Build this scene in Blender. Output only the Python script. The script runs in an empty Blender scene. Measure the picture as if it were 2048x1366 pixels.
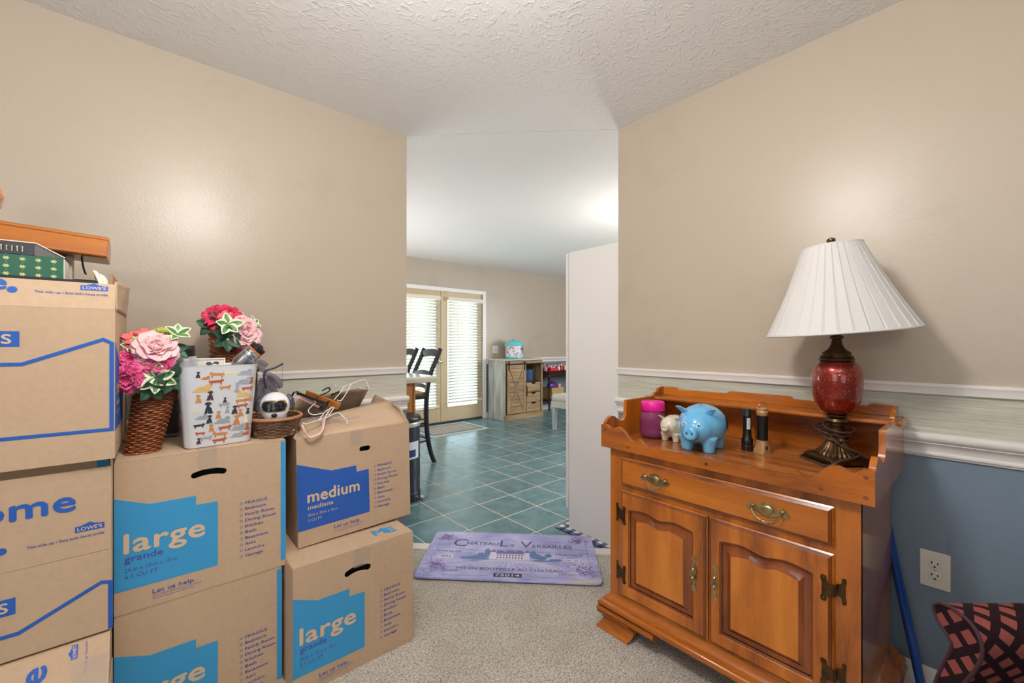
import bpy, bmesh, math, random
from mathutils import Matrix, Vector, Euler, noise
PI = math.pi
R = math.radians
rnd = random.Random(7)
C = bpy.context.scene.collection
S = bpy.context.scene

def lin(c):
    return tuple(((v/255.0)/12.92 if v/255.0 <= .04045 else ((v/255.0+.055)/1.055)**2.4) for v in c)

# ------------------------------------------------------------------ camera, world, lights, exposure
CAM_H = 1.207
YAW = R(41.0)
FPX = 846.0
cam_data = bpy.data.cameras.new('camera')
cam_data.sensor_width = 36.0
cam_data.lens = 36.0*FPX/2048.0
cam_data.shift_y = 4.0/2048.0
cam_data.clip_start = .05
cam = bpy.data.objects.new('camera', cam_data)
cam.location = (0, 0, CAM_H)
cam.rotation_euler = (PI/2, 0, -YAW)
C.objects.link(cam)
S.camera = cam

world = bpy.data.worlds.new('sky')
S.world = world
world.use_nodes = True
bg = world.node_tree.nodes['Background']
bg.inputs[0].default_value = (.64, .83, 1.0, 1)
bg.inputs[1].default_value = 8.5

def light(name, kind, loc, power, color, size=.1, size_y=None, target=None, **kw):
    d = bpy.data.lights.new(name, kind)
    d.energy = power
    d.color = color
    if kind == 'AREA':
        d.size = size
        if size_y:
            d.shape = 'RECTANGLE'
            d.size_y = size_y
    elif kind == 'POINT':
        d.shadow_soft_size = size
    o = bpy.data.objects.new(name, d)
    o.location = loc
    if target is not None:
        o.rotation_euler = (Vector(target)-Vector(loc)).to_track_quat('-Z', 'Y').to_euler()
    C.objects.link(o)
    for k, v in kw.items():
        setattr(d, k, v)
    return o

light('ceiling_lamp_light', 'POINT', (.29, .67, 2.15), 56, (1, .96, .91), .12)
light('ceiling_bounce_fill', 'AREA', (-.7, -.7, 1.7), 32, (1, .98, .96), .5, .5, target=(-.4, -.4, 3))  # unseen fill light, added to brighten the ceiling
light('rear_fill_light', 'AREA', (-1.2, -2.3, 1.35), 10, (.90, .95, 1), 1.8, 1.3, target=(1.0, 1.2, 1.2))  # added soft fill behind the camera; the wall has no window
light('side_fill_light', 'AREA', (-2.3, .2, 1.5), 12, (.92, .96, 1), 1.5, 1.3, target=(1.5, .8, 1.4))  # added side fill; no window stands at this wall
light('kitchen_lamp_light', 'POINT', (3.5, 2.0, 1.75), 36, (1, .95, .88), .12)
light('kitchen_cool_fill', 'AREA', (6.5, 1.5, 1.6), 80, (.92, .96, 1), 1.6, 1.2, target=(3.6, 4.2, 1.2))  # unseen bluish area light inside the kitchen; no window is built there
light('kitchen_bounce_fill', 'AREA', (.9, 4.4, 1.0), 46, (1, .98, .95), 1.4, 1.4, target=(2.4, 4.0, 3))  # unseen area light aimed up at the kitchen ceiling
p = light('french_door_portal', 'AREA', (3.4, 5.60, 1.1), 1, (1, 1, 1), 1.6, 2.0, target=(3.4, 0, 1.1))
p.data.cycles.is_portal = True

S.view_settings.view_transform = 'Standard'
S.view_settings.look = 'None'
S.view_settings.exposure = 0.07
S.view_settings.gamma = 1.0
S.view_settings.use_curve_mapping = False
S.cycles.max_bounces = 8
S.cycles.diffuse_bounces = 5
S.cycles.transparent_max_bounces = 12

# ------------------------------------------------------------------ materials
MATS = {}
def new_mat(name):
    m = bpy.data.materials.new(name)
    m.use_nodes = True
    nt = m.node_tree
    return m, nt, nt.nodes['Principled BSDF']

def mat(name, col, rough=.5, metal=0.0, bump=0, bscale=60, var=0, vscale=8, coat=0, trans=0, alpha=1, stretch=None, sheen=0, spec=None):
    if name in MATS:
        return MATS[name]
    m, nt, b = new_mat(name)
    c = lin(col)
    b.inputs['Base Color'].default_value = (*c, 1)
    b.inputs['Roughness'].default_value = rough
    b.inputs['Metallic'].default_value = metal
    b.inputs['Coat Weight'].default_value = coat
    b.inputs['Coat Roughness'].default_value = .08
    b.inputs['Transmission Weight'].default_value = trans
    b.inputs['Alpha'].default_value = alpha
    if sheen:
        b.inputs['Sheen Weight'].default_value = sheen
    if spec is not None:
        b.inputs['Specular IOR Level'].default_value = spec
    N = nt.nodes.new
    L = nt.links.new
    if bump or var:
        tc = N('ShaderNodeTexCoord')
        mp = N('ShaderNodeMapping')
        L(tc.outputs['Object'], mp.inputs[0])
        if stretch:
            mp.inputs['Scale'].default_value = stretch
    if bump:
        t = N('ShaderNodeTexNoise')
        t.inputs['Scale'].default_value = bscale
        t.inputs['Detail'].default_value = 3
        L(mp.outputs[0], t.inputs[0])
        bp = N('ShaderNodeBump')
        bp.inputs['Strength'].default_value = min(1, bump)
        bp.inputs['Distance'].default_value = .002
        L(t.outputs[0], bp.inputs['Height'])
        L(bp.outputs[0], b.inputs['Normal'])
    if var:
        t = N('ShaderNodeTexNoise')
        t.inputs['Scale'].default_value = vscale
        t.inputs['Detail'].default_value = 4
        L(mp.outputs[0], t.inputs[0])
        r = N('ShaderNodeValToRGB')
        r.color_ramp.elements[0].position = .3
        r.color_ramp.elements[1].position = .7
        r.color_ramp.elements[0].color = (*[v*(1-var) for v in c], 1)
        r.color_ramp.elements[1].color = (*[min(1, v*(1+var)) for v in c], 1)
        L(t.outputs[0], r.inputs[0])
        L(r.outputs[0], b.inputs['Base Color'])
    MATS[name] = m
    return m

def wood(name, dark, mid, light_, axis='x', scale=6, rough=.3, coat=.3, bump=.15):
    if name in MATS:
        return MATS[name]
    m, nt, b = new_mat(name)
    N, L = nt.nodes.new, nt.links.new
    tc = N('ShaderNodeTexCoord')
    mp = N('ShaderNodeMapping')
    L(tc.outputs['Object'], mp.inputs[0])
    sc = {'x': (.12, 1, 1), 'y': (1, .12, 1), 'z': (1, 1, .12)}[axis]
    mp.inputs['Scale'].default_value = tuple(v*scale for v in sc)
    n1 = N('ShaderNodeTexNoise'); n1.inputs['Scale'].default_value = 2.2; n1.inputs['Detail'].default_value = 6; n1.inputs['Distortion'].default_value = .6
    n2 = N('ShaderNodeTexNoise'); n2.inputs['Scale'].default_value = 30; n2.inputs['Detail'].default_value = 3
    L(mp.outputs[0], n1.inputs[0]); L(mp.outputs[0], n2.inputs[0])
    mx = N('ShaderNodeMath'); mx.operation = 'MULTIPLY_ADD'; mx.inputs[1].default_value = .22
    L(n2.outputs[0], mx.inputs[0]); L(n1.outputs[0], mx.inputs[2])
    r = N('ShaderNodeValToRGB')
    e = r.color_ramp.elements
    e[0].position = .38; e[0].color = (*lin(dark), 1)
    e[1].position = .82; e[1].color = (*lin(light_), 1)
    k = e.new(.58); k.color = (*lin(mid), 1)
    L(mx.outputs[0], r.inputs[0]); L(r.outputs[0], b.inputs['Base Color'])
    b.inputs['Roughness'].default_value = rough
    b.inputs['Coat Weight'].default_value = coat
    b.inputs['Coat Roughness'].default_value = .12
    bp = N('ShaderNodeBump'); bp.inputs['Strength'].default_value = bump; bp.inputs['Distance'].default_value = .001
    L(n2.outputs[0], bp.inputs['Height']); L(bp.outputs[0], b.inputs['Normal'])
    MATS[name] = m
    return m

def sheer(name, col, alpha, rough=.15, glossy=.25):
    if name in MATS:
        return MATS[name]
    m, nt, b = new_mat(name)
    N, L = nt.nodes.new, nt.links.new
    tr = N('ShaderNodeBsdfTransparent')
    tr.inputs[0].default_value = (*[.6+.4*v for v in lin(col)], 1)
    b.inputs['Base Color'].default_value = (*lin(col), 1)
    b.inputs['Roughness'].default_value = rough
    mx = N('ShaderNodeMixShader'); mx.inputs[0].default_value = alpha
    L(tr.outputs[0], mx.inputs[1]); L(b.outputs[0], mx.inputs[2])
    L(mx.outputs[0], nt.nodes['Material Output'].inputs['Surface'])
    MATS[name] = m
    return m

def wall_paint(name, col, rough=.42, patches=True):
    m, nt, b = new_mat(name)
    N, L = nt.nodes.new, nt.links.new
    c = lin(col)
    tc = N('ShaderNodeTexCoord')
    n = N('ShaderNodeTexNoise'); n.inputs['Scale'].default_value = 95; n.inputs['Detail'].default_value = 2
    L(tc.outputs['Object'], n.inputs[0])
    bp = N('ShaderNodeBump'); bp.inputs['Strength'].default_value = .22; bp.inputs['Distance'].default_value = .002
    L(n.outputs[0], bp.inputs['Height']); L(bp.outputs[0], b.inputs['Normal'])
    n2 = N('ShaderNodeTexNoise'); n2.inputs['Scale'].default_value = 1.3; n2.inputs['Detail'].default_value = 5; n2.inputs['Roughness'].default_value = .6
    L(tc.outputs['Object'], n2.inputs[0])
    r = N('ShaderNodeValToRGB')
    r.color_ramp.elements[0].position = .34; r.color_ramp.elements[0].color = (*[v*.93 for v in c], 1)
    r.color_ramp.elements[1].position = .42; r.color_ramp.elements[1].color = (*c, 1)
    L(n2.outputs[0], r.inputs[0]); L(r.outputs[0], b.inputs['Base Color'])
    b.inputs['Roughness'].default_value = rough
    b.inputs['Specular IOR Level'].default_value = .45
    return m

M_BEIGE = wall_paint('beige_wall_paint', (182, 169, 152), .33)
M_BLUE = wall_paint('slate_blue_wall_paint', (118, 135, 152), .5)
M_KBLUE = wall_paint('grey_blue_kitchen_paint', (120, 128, 138), .5)
M_TRIM = mat('white_trim_paint', (232, 228, 224), .35)
M_WHITE = mat('white_enamel', (226, 224, 220), .35)

def grasscloth():
    m, nt, b = new_mat('grasscloth_wallpaper')
    N, L = nt.nodes.new, nt.links.new
    tc = N('ShaderNodeTexCoord'); mp = N('ShaderNodeMapping'); mp.inputs['Scale'].default_value = (3, 3, 260)
    L(tc.outputs['Object'], mp.inputs[0])
    n = N('ShaderNodeTexNoise'); n.inputs['Scale'].default_value = 2.5; n.inputs['Detail'].default_value = 5
    L(mp.outputs[0], n.inputs[0])
    r = N('ShaderNodeValToRGB')
    r.color_ramp.elements[0].position = .34; r.color_ramp.elements[0].color = (*lin((168, 168, 154)), 1)
    r.color_ramp.elements[1].position = .60; r.color_ramp.elements[1].color = (*lin((204, 202, 188)), 1)
    L(n.outputs[0], r.inputs[0]); L(r.outputs[0], b.inputs['Base Color'])
    bp = N('ShaderNodeBump'); bp.inputs['Strength'].default_value = .3; bp.inputs['Distance'].default_value = .002
    L(n.outputs[0], bp.inputs['Height']); L(bp.outputs[0], b.inputs['Normal'])
    b.inputs['Roughness'].default_value = .7
    return m
M_PAPER = grasscloth()

def stomped(name, strength):
    m, nt, b = new_mat(name)
    N, L = nt.nodes.new, nt.links.new
    b.inputs['Base Color'].default_value = (*lin((224, 222, 220)), 1)
    b.inputs['Roughness'].default_value = .75
    tc = N('ShaderNodeTexCoord')
    def layer(scale, spokes, off):
        mp = N('ShaderNodeMapping'); mp.inputs['Location'].default_value = off
        L(tc.outputs['Object'], mp.inputs[0])
        flat_ = N('ShaderNodeVectorMath'); flat_.operation = 'MULTIPLY'; flat_.inputs[1].default_value = (1, 1, 0)
        L(mp.outputs[0], flat_.inputs[0])
        v = N('ShaderNodeTexVoronoi'); v.inputs['Scale'].default_value = scale
        L(flat_.outputs[0], v.inputs['Vector'])
        sub = N('ShaderNodeVectorMath'); sub.operation = 'SUBTRACT'
        L(flat_.outputs[0], sub.inputs[0]); L(v.outputs['Position'], sub.inputs[1])
        sep = N('ShaderNodeSeparateXYZ'); L(sub.outputs[0], sep.inputs[0])
        at = N('ShaderNodeMath'); at.operation = 'ARCTAN2'
        L(sep.outputs[1], at.inputs[0]); L(sep.outputs[0], at.inputs[1])
        nz = N('ShaderNodeTexNoise'); nz.inputs['Scale'].default_value = 16; nz.inputs['Detail'].default_value = 2
        L(tc.outputs['Object'], nz.inputs[0])
        ma = N('ShaderNodeMath'); ma.operation = 'MULTIPLY_ADD'; ma.inputs[1].default_value = spokes
        nm = N('ShaderNodeMath'); nm.operation = 'MULTIPLY'; nm.inputs[1].default_value = 26
        L(nz.outputs[0], nm.inputs[0]); L(at.outputs[0], ma.inputs[0]); L(nm.outputs[0], ma.inputs[2])
        sn = N('ShaderNodeMath'); sn.operation = 'SINE'; L(ma.outputs[0], sn.inputs[0])
        mr = N('ShaderNodeMapRange'); mr.inputs[1].default_value = .35; mr.inputs[2].default_value = 1.0
        L(sn.outputs[0], mr.inputs[0])
        n3 = N('ShaderNodeTexNoise'); n3.inputs['Scale'].default_value = 38; n3.inputs['Detail'].default_value = 2
        L(tc.outputs['Object'], n3.inputs[0])
        m3 = N('ShaderNodeMapRange'); m3.inputs[1].default_value = .46; m3.inputs[2].default_value = .60
        L(n3.outputs[0], m3.inputs[0])
        mu = N('ShaderNodeMath'); mu.operation = 'MULTIPLY'
        L(mr.outputs[0], mu.inputs[0]); L(m3.outputs[0], mu.inputs[1])
        return mu
    a = layer(3.2, 19, (0, 0, 0)); c2 = layer(2.6, 23, (.37, .21, 0))
    mx = N('ShaderNodeMath'); mx.operation = 'MAXIMUM'
    L(a.outputs[0], mx.inputs[0]); L(c2.outputs[0], mx.inputs[1])
    bp = N('ShaderNodeBump'); bp.inputs['Strength'].default_value = strength; bp.inputs['Distance'].default_value = .006
    L(mx.outputs[0], bp.inputs['Height']); L(bp.outputs[0], b.inputs['Normal'])
    return m
M_CEIL = stomped('stomp_textured_ceiling_paint', .26)
M_CEIL2 = stomped('lightly_textured_ceiling_paint', .2)

def carpet():
    m, nt, b = new_mat('grey_beige_carpet')
    N, L = nt.nodes.new, nt.links.new
    tc = N('ShaderNodeTexCoord')
    n = N('ShaderNodeTexNoise'); n.inputs['Scale'].default_value = 170; n.inputs['Detail'].default_value = 4; n.inputs['Distortion'].default_value = .8
    n2 = N('ShaderNodeTexNoise'); n2.inputs['Scale'].default_value = 5; n2.inputs['Detail'].default_value = 4
    L(tc.outputs['Object'], n.inputs[0]); L(tc.outputs['Object'], n2.inputs[0])
    r = N('ShaderNodeValToRGB')
    r.color_ramp.elements[0].position = .33; r.color_ramp.elements[0].color = (*lin((128, 120, 108)), 1)
    r.color_ramp.elements[1].position = .62; r.color_ramp.elements[1].color = (*lin((226, 219, 206)), 1)
    L(n.outputs[0], r.inputs[0])
    r2 = N('ShaderNodeValToRGB')
    r2.color_ramp.elements[0].position = .35; r2.color_ramp.elements[0].color = (.86, .85, .84, 1)
    r2.color_ramp.elements[1].position = .6; r2.color_ramp.elements[1].color = (1, 1, 1, 1)
    L(n2.outputs[0], r2.inputs[0])
    mx = N('ShaderNodeMix'); mx.data_type = 'RGBA'; mx.blend_type = 'MULTIPLY'; mx.inputs[0].default_value = 1
    L(r.outputs[0], mx.inputs[6]); L(r2.outputs[0], mx.inputs[7]); L(mx.outputs[2], b.inputs['Base Color'])
    bp = N('ShaderNodeBump'); bp.inputs['Strength'].default_value = .9; bp.inputs['Distance'].default_value = .008
    L(n.outputs[0], bp.inputs['Height']); L(bp.outputs[0], b.inputs['Normal'])
    b.inputs['Roughness'].default_value = .95
    b.inputs['Sheen Weight'].default_value = .2
    return m
M_CARPET = carpet()

def tile_mat():
    m, nt, b = new_mat('teal_ceramic_tile')
    N, L = nt.nodes.new, nt.links.new
    tc = N('ShaderNodeTexCoord'); oi = N('ShaderNodeObjectInfo')
    ad = N('ShaderNodeVectorMath'); ad.operation = 'ADD'
    L(tc.outputs['Object'], ad.inputs[0]); L(oi.outputs['Location'], ad.inputs[1])
    n = N('ShaderNodeTexNoise'); n.inputs['Scale'].default_value = 9; n.inputs['Detail'].default_value = 8; n.inputs['Roughness'].default_value = .7
    L(ad.outputs[0], n.inputs[0])
    r = N('ShaderNodeValToRGB')
    r.color_ramp.elements[0].position = .3; r.color_ramp.elements[0].color = (*lin((74, 112, 122)), 1)
    r.color_ramp.elements[1].position = .72; r.color_ramp.elements[1].color = (*lin((116, 152, 158)), 1)
    L(n.outputs[0], r.inputs[0])
    hs = N('ShaderNodeHueSaturation')
    mr = N('ShaderNodeMapRange'); mr.inputs[3].default_value = .88; mr.inputs[4].default_value = 1.1
    L(oi.outputs['Random'], mr.inputs[0]); L(mr.outputs[0], hs.inputs['Value']); L(r.outputs[0], hs.inputs['Color'])
    L(hs.outputs[0], b.inputs['Base Color'])
    n2 = N('ShaderNodeTexNoise'); n2.inputs['Scale'].default_value = 22; n2.inputs['Detail'].default_value = 5
    L(ad.outputs[0], n2.inputs[0])
    bp = N('ShaderNodeBump'); bp.inputs['Strength'].default_value = .12; bp.inputs['Distance'].default_value = .003
    L(n2.outputs[0], bp.inputs['Height']); L(bp.outputs[0], b.inputs['Normal'])
    b.inputs['Roughness'].default_value = .24
    b.inputs['Specular IOR Level'].default_value = .7
    return m
M_TILE = tile_mat()
M_GROUT = mat('beige_grout', (222, 208, 188), .85, bump=.3, bscale=200)

def cardboard(name, col):
    m, nt, b = new_mat(name)
    N, L = nt.nodes.new, nt.links.new
    c = lin(col)
    tc = N('ShaderNodeTexCoord')
    mp = N('ShaderNodeMapping'); mp.inputs['Scale'].default_value = (150, 150, 3)
    L(tc.outputs['Object'], mp.inputs[0])
    n = N('ShaderNodeTexNoise'); n.inputs['Scale'].default_value = 1.5; n.inputs['Detail'].default_value = 2
    L(mp.outputs[0], n.inputs[0])
    n2 = N('ShaderNodeTexNoise'); n2.inputs['Scale'].default_value = 60; n2.inputs['Detail'].default_value = 4
    L(tc.outputs['Object'], n2.inputs[0])
    n3 = N('ShaderNodeTexNoise'); n3.inputs['Scale'].default_value = 5; n3.inputs['Detail'].default_value = 3
    L(tc.outputs['Object'], n3.inputs[0])
    ad = N('ShaderNodeMath'); ad.operation = 'MULTIPLY_ADD'; ad.inputs[1].default_value = .5
    L(n3.outputs[0], ad.inputs[0]); L(n2.outputs[0], ad.inputs[2])
    r = N('ShaderNodeValToRGB')
    r.color_ramp.elements[0].position = .45; r.color_ramp.elements[0].color = (*[v*.95 for v in c], 1)
    r.color_ramp.elements[1].position = 1.0; r.color_ramp.elements[1].color = (*[v*1.05 for v in c], 1)
    L(ad.outputs[0], r.inputs[0]); L(r.outputs[0], b.inputs['Base Color'])
    bp = N('ShaderNodeBump'); bp.inputs['Strength'].default_value = .12; bp.inputs['Distance'].default_value = .0015
    L(n.outputs[0], bp.inputs['Height']); L(bp.outputs[0], b.inputs['Normal'])
    b.inputs['Roughness'].default_value = .8
    return m
M_CARD = cardboard('corrugated_cardboard', (186, 160, 133))
M_CARD_IN = mat('cardboard_inside', (150, 116, 82), .9)
M_CYAN = mat('sky_blue_print', (52, 146, 200), .7)
M_ROYAL = mat('royal_blue_print', (32, 86, 172), .7)
M_INK = mat('navy_ink_print', (66, 84, 166), .75)
M_CARDTXT = mat('bare_cardboard_lettering', (210, 182, 152), .8)
M_TAPE = sheer('clear_packing_tape', (240, 232, 222), .16, .12)

MAPLE = ((116, 58, 14), (166, 90, 21), (194, 114, 32))
M_MAPLE = wood('honey_maple_upright', *MAPLE, axis='z', rough=.24, coat=.5)
M_MAPLE_H = wood('honey_maple_lengthwise', *MAPLE, axis='x', rough=.24, coat=.5)
M_MAPLE_P = wood('golden_maple_panel', (160, 88, 22), (184, 106, 29), (202, 124, 38), axis='z', rough=.26, coat=.4)
M_MAPLE_G = wood('glazed_maple_bevel', (92, 42, 14), (122, 60, 22), (146, 76, 30), axis='z', rough=.22, coat=.6)
M_MAPLE_D = wood('dark_maple_groove', (78, 34, 12), (104, 50, 20), (128, 66, 28), axis='z')
M_BRASS = mat('antique_brass', (172, 154, 114), .28, 1.0, bump=.4, bscale=120, var=.35, vscale=60)
M_BRONZE = mat('dark_bronze', (84, 62, 40), .36, .85, bump=.3, bscale=90, var=.35, vscale=50)
M_BLACKP = mat('black_plastic', (20, 20, 22), .35)
M_BLACKW = mat('black_painted_wood', (24, 27, 32), .38)
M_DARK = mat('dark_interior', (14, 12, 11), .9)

# ------------------------------------------------------------------ geometry helpers
def box(bm, x0, x1, y0, y1, z0, z1, M=None, mi=0):
    vs = [bm.verts.new(Vector(p) if M is None else M @ Vector(p)) for p in
          ((x0, y0, z0), (x1, y0, z0), (x1, y1, z0), (x0, y1, z0), (x0, y0, z1), (x1, y0, z1), (x1, y1, z1), (x0, y1, z1))]
    for f in ((0, 3, 2, 1), (4, 5, 6, 7), (0, 1, 5, 4), (1, 2, 6, 5), (2, 3, 7, 6), (3, 0, 4, 7)):
        bm.faces.new([vs[i] for i in f]).material_index = mi
    return bm

def prism(bm, pts, h0, h1, M=None, mi=0):
    """polygon in local XY, extruded along local Z from h0 to h1"""
    M = M or Matrix()
    a = [bm.verts.new(M @ Vector((x, y, h0))) for x, y in pts]
    b = [bm.verts.new(M @ Vector((x, y, h1))) for x, y in pts]
    n = len(pts)
    for f in ([a[::-1], b] + [[a[i], a[(i+1) % n], b[(i+1) % n], b[i]] for i in range(n)]):
        bm.faces.new(f).material_index = mi
    return bm

def lathe(bm, prof, seg=32, M=None, mi=0, sx=1, sy=1, caps=True, wob=None):
    M = M or Matrix()
    rings = []
    for r, z in prof:
        ring = []
        for i in range(seg):
            a = 2*PI*i/seg
            rr = r*(wob(a, z) if wob else 1)
            ring.append(bm.verts.new(M @ Vector((rr*math.cos(a)*sx, rr*math.sin(a)*sy, z))))
        rings.append(ring)
    for a, b in zip(rings, rings[1:]):
        for i in range(seg):
            j = (i+1) % seg
            bm.faces.new((a[i], a[j], b[j], b[i])).material_index = mi
    if caps:
        bm.faces.new(rings[0][::-1]).material_index = mi
        bm.faces.new(rings[-1]).material_index = mi
    return bm

def tube(bm, pts, r, seg=8, closed=False, mi=0, flat=None):
    pts = [Vector(p) for p in pts]
    n = len(pts)
    rr = r if isinstance(r, (list, tuple)) else [r]*n
    rings = []
    prev = None
    for k in range(n):
        if closed:
            t = pts[(k+1) % n]-pts[k-1]
        else:
            t = pts[min(k+1, n-1)]-pts[max(k-1, 0)]
        if t.length < 1e-9:
            t = Vector((0, 0, 1))
        t.normalize()
        if prev is None:
            u = t.orthogonal().normalized()
        else:
            u = prev - t*prev.dot(t)
            u = u.normalized() if u.length > 1e-6 else t.orthogonal().normalized()
        prev = u
        v = t.cross(u)
        rings.append([bm.verts.new(pts[k] + (u*math.cos(2*PI*i/seg) + v*math.sin(2*PI*i/seg)*(flat or 1))*rr[k]) for i in range(seg)])
    m = n if closed else n-1
    for k in range(m):
        a, b = rings[k], rings[(k+1) % n]
        for i in range(seg):
            j = (i+1) % seg
            bm.faces.new((a[i], a[j], b[j], b[i])).material_index = mi
    if not closed:
        bm.faces.new(rings[0][::-1]).material_index = mi
        bm.faces.new(rings[-1]).material_index = mi
    return bm

def smooth_path(pts, n=6, closed=False):
    pts = [Vector(p) for p in pts]
    out = []
    m = len(pts)
    rng = range(m) if closed else range(m-1)
    for i in rng:
        p0 = pts[i-1] if (closed or i > 0) else pts[i]
        p1 = pts[i]; p2 = pts[(i+1) % m]
        p3 = pts[(i+2) % m] if (closed or i+2 < m) else p2
        for k in range(n):
            t = k/n
            out.append(.5*((2*p1)+(p2-p0)*t+(2*p0-5*p1+4*p2-p3)*t*t+(-p0+3*p1-3*p2+p3)*t**3))
    if not closed:
        out.append(pts[-1])
    return out

def ball(bm, c, r, seg=20, rings=12, M=None, mi=0):
    """ellipsoid: c centre, r radii"""
    M = M or Matrix()
    c = Vector(c)
    r = (r, r, r) if not isinstance(r, (tuple, list)) else r
    top = bm.verts.new(M @ (c+Vector((0, 0, r[2])))); bot = bm.verts.new(M @ (c-Vector((0, 0, r[2]))))
    rs = []
    for k in range(1, rings):
        ph = PI*k/rings
        rs.append([bm.verts.new(M @ (c+Vector((r[0]*math.sin(ph)*math.cos(2*PI*i/seg), r[1]*math.sin(ph)*math.sin(2*PI*i/seg), r[2]*math.cos(ph))))) for i in range(seg)])
    for i in range(seg):
        j = (i+1) % seg
        bm.faces.new((top, rs[0][i], rs[0][j])).material_index = mi
        bm.faces.new((bot, rs[-1][j], rs[-1][i])).material_index = mi
        for a, b in zip(rs, rs[1:]):
            bm.faces.new((a[i], b[i], b[j], a[j])).material_index = mi
    return bm

def grid(bm, fn, nu, nv, mi=0, mf=None, thick=0):
    vs = [[bm.verts.new(fn(i/nu, j/nv)) for j in range(nv+1)] for i in range(nu+1)]
    for i in range(nu):
        for j in range(nv):
            f = bm.faces.new((vs[i][j], vs[i+1][j], vs[i+1][j+1], vs[i][j+1]))
            f.material_index = mf((i+.5)/nu, (j+.5)/nv) if mf else mi
    return bm

def obj(name, bm, mats=None, parent=None, loc=None, rot=None, smooth=False, bevel=0, bseg=2, solid=0, subsurf=0, recalc=True, kind=None, label=None):
    if recalc:
        bmesh.ops.recalc_face_normals(bm, faces=bm.faces)
    me = bpy.data.meshes.new(name)
    bm.to_mesh(me)
    bm.free()
    for m in (mats if isinstance(mats, (list, tuple)) else [mats]):
        me.materials.append(m)
    if smooth:
        me.polygons.foreach_set('use_smooth', [True]*len(me.polygons))
        if smooth != 'all':
            me.set_sharp_from_angle(angle=R(smooth if smooth is not True else 40))
    o = bpy.data.objects.new(name, me)
    C.objects.link(o)
    if parent is not None:
        o.parent = parent
    if loc is not None:
        o.location = loc
    if rot is not None:
        o.rotation_euler = rot
    if solid:
        md = o.modifiers.new('thickness', 'SOLIDIFY'); md.thickness = solid; md.offset = 0
    if bevel:
        md = o.modifiers.new('bevel', 'BEVEL'); md.width = bevel; md.segments = bseg; md.limit_method = 'ANGLE'; md.angle_limit = R(35)
    if subsurf:
        md = o.modifiers.new('subsurf', 'SUBSURF'); md.levels = subsurf; md.render_levels = subsurf
    if kind:
        o['kind'] = kind
    if label:
        o['label'] = label
    return o

def B():
    return bmesh.new()

def tag(o, label, cat, group=None):
    o['label'] = label
    o['category'] = cat
    if group:
        o['group'] = group
    return o

def thing(name, label, cat, loc=(0, 0, 0), rot=(0, 0, 0), group=None):
    o = bpy.data.objects.new(name, None)
    o.empty_display_size = .05
    C.objects.link(o)
    o.location = loc
    o.rotation_euler = rot
    return tag(o, label, cat, group)

def copy_tree(o, parent=None):
    c = o.copy()
    C.objects.link(c)
    c.parent = parent
    for ch in [k for k in bpy.data.objects if k.parent == o]:
        copy_tree(ch, c)
    return c

FRONT = Matrix(((1, 0, 0, 0), (0, 0, -1, 0), (0, 1, 0, 0), (0, 0, 0, 1)))   # local XY drawing -> upright plane facing -Y
def up(x, y, z):
    return Matrix.Translation((x, y, z)) @ FRONT

def curve_mesh(cu):
    o = bpy.data.objects.new('tmp', cu)
    me = bpy.data.meshes.new_from_object(o)
    bpy.data.objects.remove(o)
    return me

def add_mesh(bm, me, M, mi=0):
    n0 = len(bm.verts); f0 = len(bm.faces)
    bm.from_mesh(me)
    bm.verts.ensure_lookup_table(); bm.faces.ensure_lookup_table()
    for v in bm.verts[n0:]:
        v.co = M @ v.co
    for f in bm.faces[f0:]:
        f.material_index = mi
    bpy.data.meshes.remove(me)
    return bm

def flat(bm, outlines, thick, M=None, mi=0):
    """filled 2D outlines (later ones are holes), thickness centred on local z=0"""
    cu = bpy.data.curves.new('tmp', 'CURVE')
    cu.dimensions = '2D'; cu.fill_mode = 'BOTH'; cu.extrude = thick/2
    for pts in outlines:
        sp = cu.splines.new('POLY')
        sp.points.add(len(pts)-1)
        for q, (x, y) in zip(sp.points, pts):
            q.co = (x, y, 0, 1)
        sp.use_cyclic_u = True
    me = curve_mesh(cu)
    add_mesh(bm, me, M or Matrix(), mi)
    bpy.data.curves.remove(cu)
    return bm

def text(bm, s, x, y, cap, width=None, M=None, mi=0, bold=.0, thick=.0004, shear=0, align='LEFT', rot=0, res=3, spacing=1.0):
    """letters drawn in local XY, baseline at y, cap height cap, optional forced width"""
    d = max(0, bold)*cap*1.1
    offs = [(0, 0)] if not d else [(-d, 0), (d, 0), (0, d), (0, -d)]
    for n_, (ox, oy) in enumerate(offs):
        cu = bpy.data.curves.new('tmp', 'FONT')
        cu.body = s; cu.size = 1; cu.offset = min(0, bold); cu.resolution_u = res; cu.extrude = 0; cu.shear = shear; cu.space_character = spacing*(1+bold*1.2)
        me = curve_mesh(cu)
        if not me.vertices:
            return bm
        xs = [v.co.x for v in me.vertices]
        x0, x1 = min(xs), max(xs)
        k = cap/.70
        kx = (width/(x1-x0)) if width else k
        off = {'LEFT': -x0, 'CENTER': -(x0+x1)/2, 'RIGHT': -x1}[align]
        T = (M or Matrix()) @ Matrix.Translation((x, y, thick+.00004*n_)) @ Matrix.Rotation(rot, 4, 'Z') @ Matrix.Translation((ox, oy, 0)) @ Matrix.Diagonal((kx, k, 1, 1)) @ Matrix.Translation((off, 0, 0))
        add_mesh(bm, me, T, mi)
        bpy.data.curves.remove(cu)
    return bm

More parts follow.
